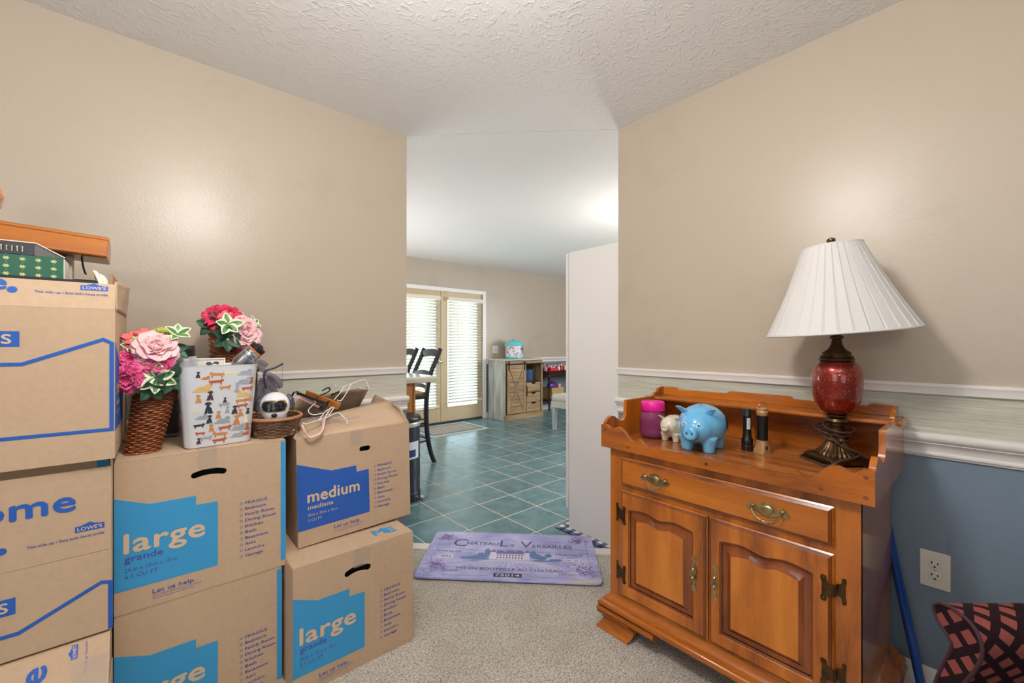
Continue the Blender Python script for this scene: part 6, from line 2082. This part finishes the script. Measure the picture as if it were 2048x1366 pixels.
# trash can
tc_ = thing('trash_can', 'dark grey pedal trash can with label beside the peninsula', 'trash can', (1.50, 3.07, 0))
M_TC = mat('charcoal_metal_can', (58, 66, 78), .3, .6)
obj('can_body', lathe(B(), [(.150, .0), (.158, .01), (.160, .06), (.160, .575)], 48), M_TC, tc_, smooth=True)
obj('base_ring', lathe(B(), [(.163, 0), (.165, .01), (.165, .060), (.161, .068)], 48), M_BLACKP, tc_, smooth=True)
obj('steel_band', lathe(B(), [(.1625, .570), (.1655, .575), (.1655, .600), (.1625, .605)], 48), mat('pale_steel_band', (200, 196, 190), .35, .5), tc_, smooth=True)
obj('lid', lathe(B(), [(.165, .605), (.170, .612), (.170, .632), (.160, .645), (.120, .652), (.001, .654)], 48), M_BLACKP, tc_, smooth=True)
def cyl_patch(r, a0, a1, z0, z1):
    return grid(B(), lambda u, v: Vector((r*math.cos(a0+(a1-a0)*u), r*math.sin(a0+(a1-a0)*u), z0+(z1-z0)*v)), 12, 2)
obj('label_sticker', cyl_patch(.1612, R(-100), R(-52), .33, .46), mat('white_sticker', (220, 220, 226), .4), tc_, smooth='all')
lb = obj('label_stripe', cyl_patch(.1616, R(-96), R(-66), .345, .40), mat('blue_sticker', (40, 50, 110), .4), tc_, smooth='all')
obj('lower_sticker', cyl_patch(.1612, R(-70), R(-30), .17, .25), mat('dark_sticker', (40, 40, 48), .4), tc_, smooth='all')
obj('pedal', box(B(), -.03, .03, -.215, -.155, .012, .026, Matrix.Rotation(R(40), 4, 'Z')), M_CHROME, tc_, bevel=.004)

# rug at the french doors
rg = thing('fringed_rug', 'small grey rug with pale fringed edges in front of the french doors', 'rug', (2.78, 4.76, .0))
M_RUG = mat('woven_grey_rug', (178, 168, 156), .9, bump=.6, bscale=150, var=.12, vscale=60)
obj('rug_field', box(B(), .08, .84, .09, .54, 0, .008), M_RUG, rg, bevel=.002)
b = B()
for q in ((.0, .92, 0, .05), (.0, .92, .58, .63), (0, .05, .05, .58), (.87, .92, .05, .58)):
    box(b, *q, 0, .007)
obj('rug_border', b, mat('aqua_white_border', (196, 214, 206), .9, bump=.8, bscale=90, var=.25, vscale=50), rg, kind='stuff')
b = B()
for q in ((.05, .87, .05, .09), (.05, .87, .54, .58), (.05, .08, .09, .54), (.84, .87, .09, .54)):
    box(b, *q, 0, .0075)
obj('navy_line', b, mat('navy_woven_line', (90, 110, 140), .9), rg, kind='stuff')
b = B()
for i in range(90):
    x = .005+.0101*i
    box(b, x, x+.004, -.028+.006*rnd.random(), .002, .0005, .003); box(b, x, x+.004, .628, .655, .0005, .003)
obj('fringe', b, mat('cream_fringe', (220, 218, 206), .9), rg, kind='stuff')

# rustic cabinet
rc = thing('rustic_cabinet', 'rustic wood cabinet with sliding barn door, open shelf and three drawers', 'cabinet', (4.225, 5.035, 0))
M_PINE = wood('weathered_pine', (120, 94, 64), (160, 130, 94), (184, 156, 118), axis='x', scale=10, rough=.7, coat=0, bump=.4)
M_PINEV = wood('weathered_pine_upright', (120, 94, 64), (160, 130, 94), (184, 156, 118), axis='z', scale=10, rough=.7, coat=0, bump=.4)
M_WASH = wood('whitewashed_pine', (134, 132, 122), (172, 170, 160), (198, 196, 186), axis='z', scale=9, rough=.75, coat=0, bump=.4)
CW_, CD_, CH_ = .835, .415, .935
obj('top', box(B(), -.025, CW_+.02, -.02, CD_, CH_, CH_+.025), wood('worn_grey_top', (150, 140, 128), (186, 178, 166), (206, 200, 190), axis='x', scale=9, rough=.6, coat=0), rc, bevel=.004)
for i in range(3):
    obj('side_plank', box(B(), 0, .016, .004+.137*i, .139+.137*i, .085, CH_), M_WASH, rc, bevel=.002)
obj('side_panel', box(B(), CW_-.018, CW_, .0, CD_, .0, CH_), M_PINEV, rc, bevel=.002)
b = B(); box(b, .018, CW_-.018, CD_-.012, CD_, .06, CH_); box(b, .44, .456, .02, CD_-.012, .08, CH_); box(b, .018, CW_-.018, .01, CD_-.012, .07, .085); box(b, .456, CW_-.018, .012, CD_-.012, .575, .590)
obj('carcass', b, mat('dark_brown_inner_wood', (72, 46, 28), .7), rc)
obj('plinth', box(B(), -.012, CW_+.012, -.014, .004, 0, .085), M_PINE, rc, bevel=.004)
obj('side_plinth', box(B(), -.012, .002, .004, CD_, 0, .085), M_WASH, rc, bevel=.003)
for x0_, x1_ in ((.018, .030), (.425, .456), (.800, .817)):
    obj('stile', box(B(), x0_, x1_, -.002, .016, .085, CH_), M_PINEV, rc, bevel=.002)
for x0_, x1_ in ((.035, .42), (.46, .80)):
    obj('rail_board', box(B(), x0_, x1_, -.004, .014, .885, .928), M_PINE, rc, bevel=.002)
# barn door of boards with braces
dr_ = obj('barn_door', box(B(), .035, .415, -.018, -.006, .100, .875), mat('dark_brown_inner_wood', (72, 46, 28), .7), rc)
for i in range(14):
    z = .105+.0545*i
    obj('board', box(B(), .060, .390, -.024+.001*(i % 3), -.016, z, z+.050), M_PINE, dr_, bevel=.0015)
for q in ((.035, .068, .100, .875), (.382, .415, .100, .875)):
    obj('door_stile', box(B(), q[0], q[1], -.033, -.017, q[2], q[3]), M_PINEV, dr_, bevel=.002)
for z0_, z1_ in ((.100, .130), (.478, .502), (.845, .875)):
    obj('door_rail', box(B(), .068, .382, -.033, -.017, z0_, z1_), M_PINE, dr_, bevel=.002)
for (xa, za, xb, zb_) in ((.068, .845, .225, .502), (.225, .502, .225, .502), (.382, .845, .225, .502), (.068, .130, .225, .478), (.382, .130, .225, .478)):
    if xa == xb:
        continue
    d_ = Vector((xb-xa, 0, zb_-za)); L_ = d_.length
    Mx_ = Matrix.Translation((xa, -.030, za)) @ Matrix.Rotation(-math.atan2(d_.z, d_.x), 4, 'Y')
    obj('brace', box(B(), 0, L_, -.002, .010, -.010, .010, Mx_), M_PINEV, dr_, bevel=.002)
M_IRON = mat('black_iron', (26, 26, 28), .5, .6)
obj('track_rail', box(B(), .0, .82, -.036, -.030, .868, .884), M_IRON, rc, bevel=.001)
for x in (.060, .390):
    b = box(B(), x-.009, x+.009, -.042, -.036, .780, .925)
    lathe(b, [(.020, 0), (.020, .006)], 20, Matrix.Translation((x, -.038, .900)) @ Matrix.Rotation(PI/2, 4, 'X'))
    obj('hanger_strap', b, M_IRON, dr_, bevel=.001, kind='stuff')
obj('door_handle', tube(B(), smooth_path([(.430, -.034, .36), (.430, -.052, .38), (.430, -.052, .50), (.430, -.034, .52)], 5), .006, 8), M_IRON, dr_, smooth='all')
for i, z in enumerate((.415, .250, .090)):
    hh = .152
    cut = [(.02, 0), (.33, 0), (.33, hh), (.225, hh), (.215, hh-.020), (.195, hh-.028), (.155, hh-.028), (.135, hh-.020), (.125, hh), (.02, hh)]
    b = flat(B(), [[(x-.02, z_) for x, z_ in cut]], .016, up(.470, .008, z))
    dw = obj('drawer', b, M_PINE, rc, bevel=.0015)
    obj('drawer_pull', box(B(), .570, .690, .006, .012, z+hh-.032, z+hh+.001), M_IRON, dw)
# floral cooker on top
cky = thing('electric_cooker', 'aqua lidded electric cooker with red and pink flower print on the rustic cabinet', 'cooker', (4.600, 5.235, CH_+.0255), (0, 0, R(-15)))
M_AQUA = mat('aqua_enamel', (108, 206, 212), .25)
obj('base_band', lathe(B(), [(.135, 0), (.142, .004), (.144, .030), (.142, .034)], 48), M_AQUA, cky, smooth=True)
obj('cooker_body', lathe(B(), [(.141, .034), (.143, .036), (.143, .205), (.141, .207)], 48), mat('white_printed_shell', (226, 228, 232), .25), cky, smooth=True)
obj('lid', lathe(B(), [(.143, .207), (.158, .210), (.160, .222), (.150, .228), (.146, .245), (.128, .272), (.090, .293), (.05, .300), (.001, .302)], 48), M_AQUA, cky, smooth=True)
obj('lid_handle', box(B(), -.018, .018, -.05, .05, .298, .318), M_AQUA, cky, bevel=.008, bseg=3)
for s in (-1, 1):
    obj('side_handle', box(B(), s*.150-.016, s*.150+.016, -.035, .035, .200, .222), M_AQUA, cky, bevel=.006)
b = B()
def on_cyl(r, a, z):
    return Matrix.Translation((r*math.cos(a), r*math.sin(a), z)) @ Matrix.Rotation(a+PI/2, 4, 'Z') @ FRONT
rf = random.Random(5)
for cname, col, n_ in (('red', (214, 58, 54), 16), ('pink', (206, 96, 150), 14), ('aqua', (110, 200, 206), 12)):
    b = B()
    for i in range(n_):
        a = R(rf.uniform(-175, -5)); z = rf.uniform(.050, .192)
        if -62 < math.degrees(a) < -28 and z > .10:
            continue
        s_ = rf.uniform(.010, .017)
        pts = [(s_*(1+.35*math.cos(5*q))*math.cos(q), s_*(1+.35*math.cos(5*q))*math.sin(q)) for q in [2*PI*j/30 for j in range(30)]]
        ctr = [(s_*.35*math.cos(2*PI*j/10), s_*.35*math.sin(2*PI*j/10)) for j in range(10)]
        flat(b, [pts, ctr], .0006, on_cyl(.1434, a, z))
    obj('flower_print', b, mat(cname+'_flower_print', col, .4), cky, kind='stuff')
obj('control_panel', grid(B(), lambda u, v: Vector((.1445*math.cos(R(-62)+R(34)*u), .1445*math.sin(R(-62)+R(34)*u), .075+.125*v)), 8, 2), mat('grey_control_panel', (150, 154, 160), .3), cky, smooth='all')
obj('display', grid(B(), lambda u, v: Vector((.1455*math.cos(R(-54)+R(18)*u), .1455*math.sin(R(-54)+R(18)*u), .125+.055*v)), 6, 2), M_BLACKP, cky, smooth='all')
# blue pot in the open shelf
bp_ = thing('enamel_pot', 'dark blue pot on the open shelf of the rustic cabinet', 'pot', (4.225+.600, 5.035+.135, .5905))
obj('pot_body', lathe(B(), [(.090, 0), (.100, .006), (.104, .15), (.108, .185), (.104, .186), (.098, .15), (.094, .01), (.001, .008)], 40), mat('cobalt_pot', (44, 84, 130), .3), bp_, smooth=True)
for s in (-1, 1):
    obj('loop_handle', tube(B(), smooth_path([(s*.100, -.03, .175), (s*.128, -.025, .200), (s*.128, .025, .200), (s*.100, .03, .175)], 5), .005, 8), M_CHROME, bp_, smooth='all')
obj('lid', lathe(B(), [(.104, .187), (.095, .197), (.04, .212), (.001, .214)], 40), M_CHROME, bp_, smooth=True)

# dark console table with castors
tb = thing('console_table', 'dark cherry drop leaf table on castors crowded with little bottles', 'table', (5.14, 5.03, 0))
M_CH = wood('dark_cherry', (30, 12, 10), (48, 20, 18), (62, 28, 24), axis='x', rough=.25)
obj('table_top', box(B(), .02, 1.35, 0, .38, .712, .734), M_CH, tb, bevel=.004)
b = flat(B(), [[(-.0+.0, 0)]+[(.185-.185*math.cos(PI*i/24), -.165*math.sin(PI*i/24)) for i in range(25)]+[(.37, 0)]], .016, Matrix.Translation((.008, .005, .730)) @ Matrix(((0, 0, 1, 0), (1, 0, 0, 0), (0, 1, 0, 0), (0, 0, 0, 1))))
obj('drop_leaf', b, M_CH, tb, bevel=.002)
obj('apron', box(B(), .06, 1.30, .02, .04, .63, .712), M_CH, tb, bevel=.002)
obj('lower_shelf', box(B(), .06, 1.30, .03, .35, .215, .235), M_CH, tb, bevel=.002)
for x in (.095, 1.27):
    for y in (.02, .35):
        lg = obj('leg', lathe(B(), [(.012, .045), (.015, .06), (.020, .25), (.017, .45), (.022, .62), (.022, .712)], 16, Matrix.Translation((x, y, 0))), M_CH, tb, smooth=True)
        b = lathe(B(), [(.018, -.008), (.020, 0), (.018, .008)], 18, Matrix.Translation((x+.004, y, .020)) @ Matrix.Rotation(PI/2, 4, 'X'))
        obj('castor', b, mat('brass_castor', (200, 176, 130), .25, .9), lg, smooth=True)
PAL = [('red', (196, 36, 40)), ('white', (228, 228, 230)), ('orange', (226, 120, 50)), ('yellow', (232, 196, 60)), ('blue', (50, 78, 160)), ('light blue', (120, 176, 220)), ('purple', (110, 60, 150)), ('pink', (220, 130, 150)), ('navy', (36, 44, 84)), ('cream', (226, 214, 190))]
protos = {}
nth = {}
PLACED = []
rp = random.Random(11)
def bottle(x, y, z, col, cap, s=1.0):
    cn, cc = col
    key = (cn, cap[0])
    if key not in protos:
        t = thing('paint_bottle', 'small %s bottle with %s cap in the crowd on the dark table' % (cn, cap[0]), 'bottle', (x, y, z), group='small %s bottles with %s caps on the dark table' % (cn, cap[0]))
        obj('bottle_body', lathe(B(), [(.019, 0), (.021, .002), (.021, .046), (.017, .054), (.011, .058), (.011, .062)], 14), mat(cn.replace(' ', '_')+'_bottle_plastic', cc, .35), t, smooth=True)
        obj('cap', lathe(B(), [(.012, .060), (.012, .074), (.008, .078)], 12), mat(cap[0].replace(' ', '_')+'_bottle_plastic', cap[1], .35), t, smooth=True)
        protos[key] = t
    else:
        t = copy_tree(protos[key])
        t.location = (x, y, z)
        nth[key] = nth.get(key, 1)+1
    t.scale = (s, s, s)
    PLACED.append((t, key, x, y))
    return t
for j, (yy, zz_) in enumerate(((5.10, .7345), (5.17, .7345), (5.235, .7345), (5.30, .7345), (5.36, .7345))):
    for i in range(9):
        x = 5.20+.082*i+rp.uniform(-.012, .012)
        if j == 0 and i in (1, 2, 3):
            continue
        bottle(x+.03*(j % 2), yy+rp.uniform(-.008, .008), zz_, PAL[rp.randrange(10)], PAL[rp.randrange(10)], rp.uniform(1.0, 1.4))
ROWN = ('front', 'second', 'third', 'fourth', 'rearmost')
for t_, key, x, y in PLACED:
    same = sorted([q for q in PLACED if q[1] == key], key=lambda q: q[3])
    if len(same) > 1:
        row = min(4, max(0, int((y-5.065)/.066)))
        part_ = 'left' if x < 5.42 else 'middle' if x < 5.66 else 'right'
        t_['label'] = 'small %s bottle with %s cap, %s row, %s part of the dark table' % (key[0], key[1], ROWN[row], part_)
        t_['group'] = 'small bottles crowded on the dark table'
ry_ = thing('red_tray', 'small red tray at the front of the bottles on the dark table', 'tray', (5.30, 5.07, .7345))
b = B(); box(b, 0, .19, 0, .07, 0, .004); box(b, 0, .19, 0, .004, .004, .045); box(b, 0, .19, .066, .07, .004, .045); box(b, 0, .004, .004, .066, .004, .045); box(b, .186, .19, .004, .066, .004, .045)
obj('tray_body', b, mat('bright_red_plastic', (206, 48, 40), .35), ry_, bevel=.001)
# basket with purple bag on the lower shelf
wk = thing('square_basket', 'tan woven square basket on the lower shelf of the dark table', 'basket', (5.33, 5.075, .2355))
b = B(); box(b, 0, .30, 0, .004, 0, .20); box(b, 0, .004, .004, .22, 0, .20); box(b, .296, .30, .004, .22, 0, .20); box(b, 0, .30, .216, .22, 0, .20); box(b, 0, .30, 0, .22, 0, .004)
obj('basket_body', b, mat('tan_seagrass', (186, 150, 100), .85, bump=1, bscale=70, var=.25, vscale=60), wk, bevel=.003)
pg = thing('plastic_bag', 'purple crinkled bag spilling out of the tan square basket', 'bag', (5.45, 5.185, .400))
b = ball(B(), (0, 0, .045), (.115, .085, .085), 36, 24)
for v in b.verts:
    v.co += noise.noise_vector(v.co*16)*.028
obj('bag_film', b, mat('purple_film', (86, 52, 150), .3), pg, smooth='all')
og = thing('snack_packet', 'orange and cream snack packet beside the purple bag', 'packet', (5.575, 5.135, .405))
b = box(B(), -.03, .03, -.015, .015, 0, .085)
bmesh.ops.subdivide_edges(b, edges=b.edges[:], cuts=4, use_grid_fill=True)
for v in b.verts:
    v.co += noise.noise_vector(v.co*30)*.008
obj('packet_body', b, mat('orange_cream_film', (228, 170, 120), .4, var=.35, vscale=30), og, smooth='all')
# upholstered bench
bn2 = thing('upholstered_bench', 'whitewashed bench with grey flecked rounded cushion behind the pantry cabinet', 'bench', (4.30, 3.55, 0))
M_UPH = mat('grey_flecked_upholstery', (206, 200, 192), .9, bump=.4, bscale=160, var=.14, vscale=40)
obj('seat_cushion', box(B(), 0, .50, 0, .58, .395, .500), M_UPH, bn2, bevel=.045, bseg=5)
obj('seat_skirt', box(B(), .008, .492, .008, .572, .315, .405), M_UPH, bn2, bevel=.006)
for x in (.045, .455):
    for y in (.045, .535):
        b = B(); sqloft(b, [(.022, 0, .003), (.030, .20, .003), (.034, .32, .003)])
        obj('leg', b, wood('whitewashed_leg', (150, 150, 156), (182, 184, 190), (204, 206, 210), axis='z', scale=12, rough=.7, coat=0), bn2, loc=(x, y, 0), smooth=30)
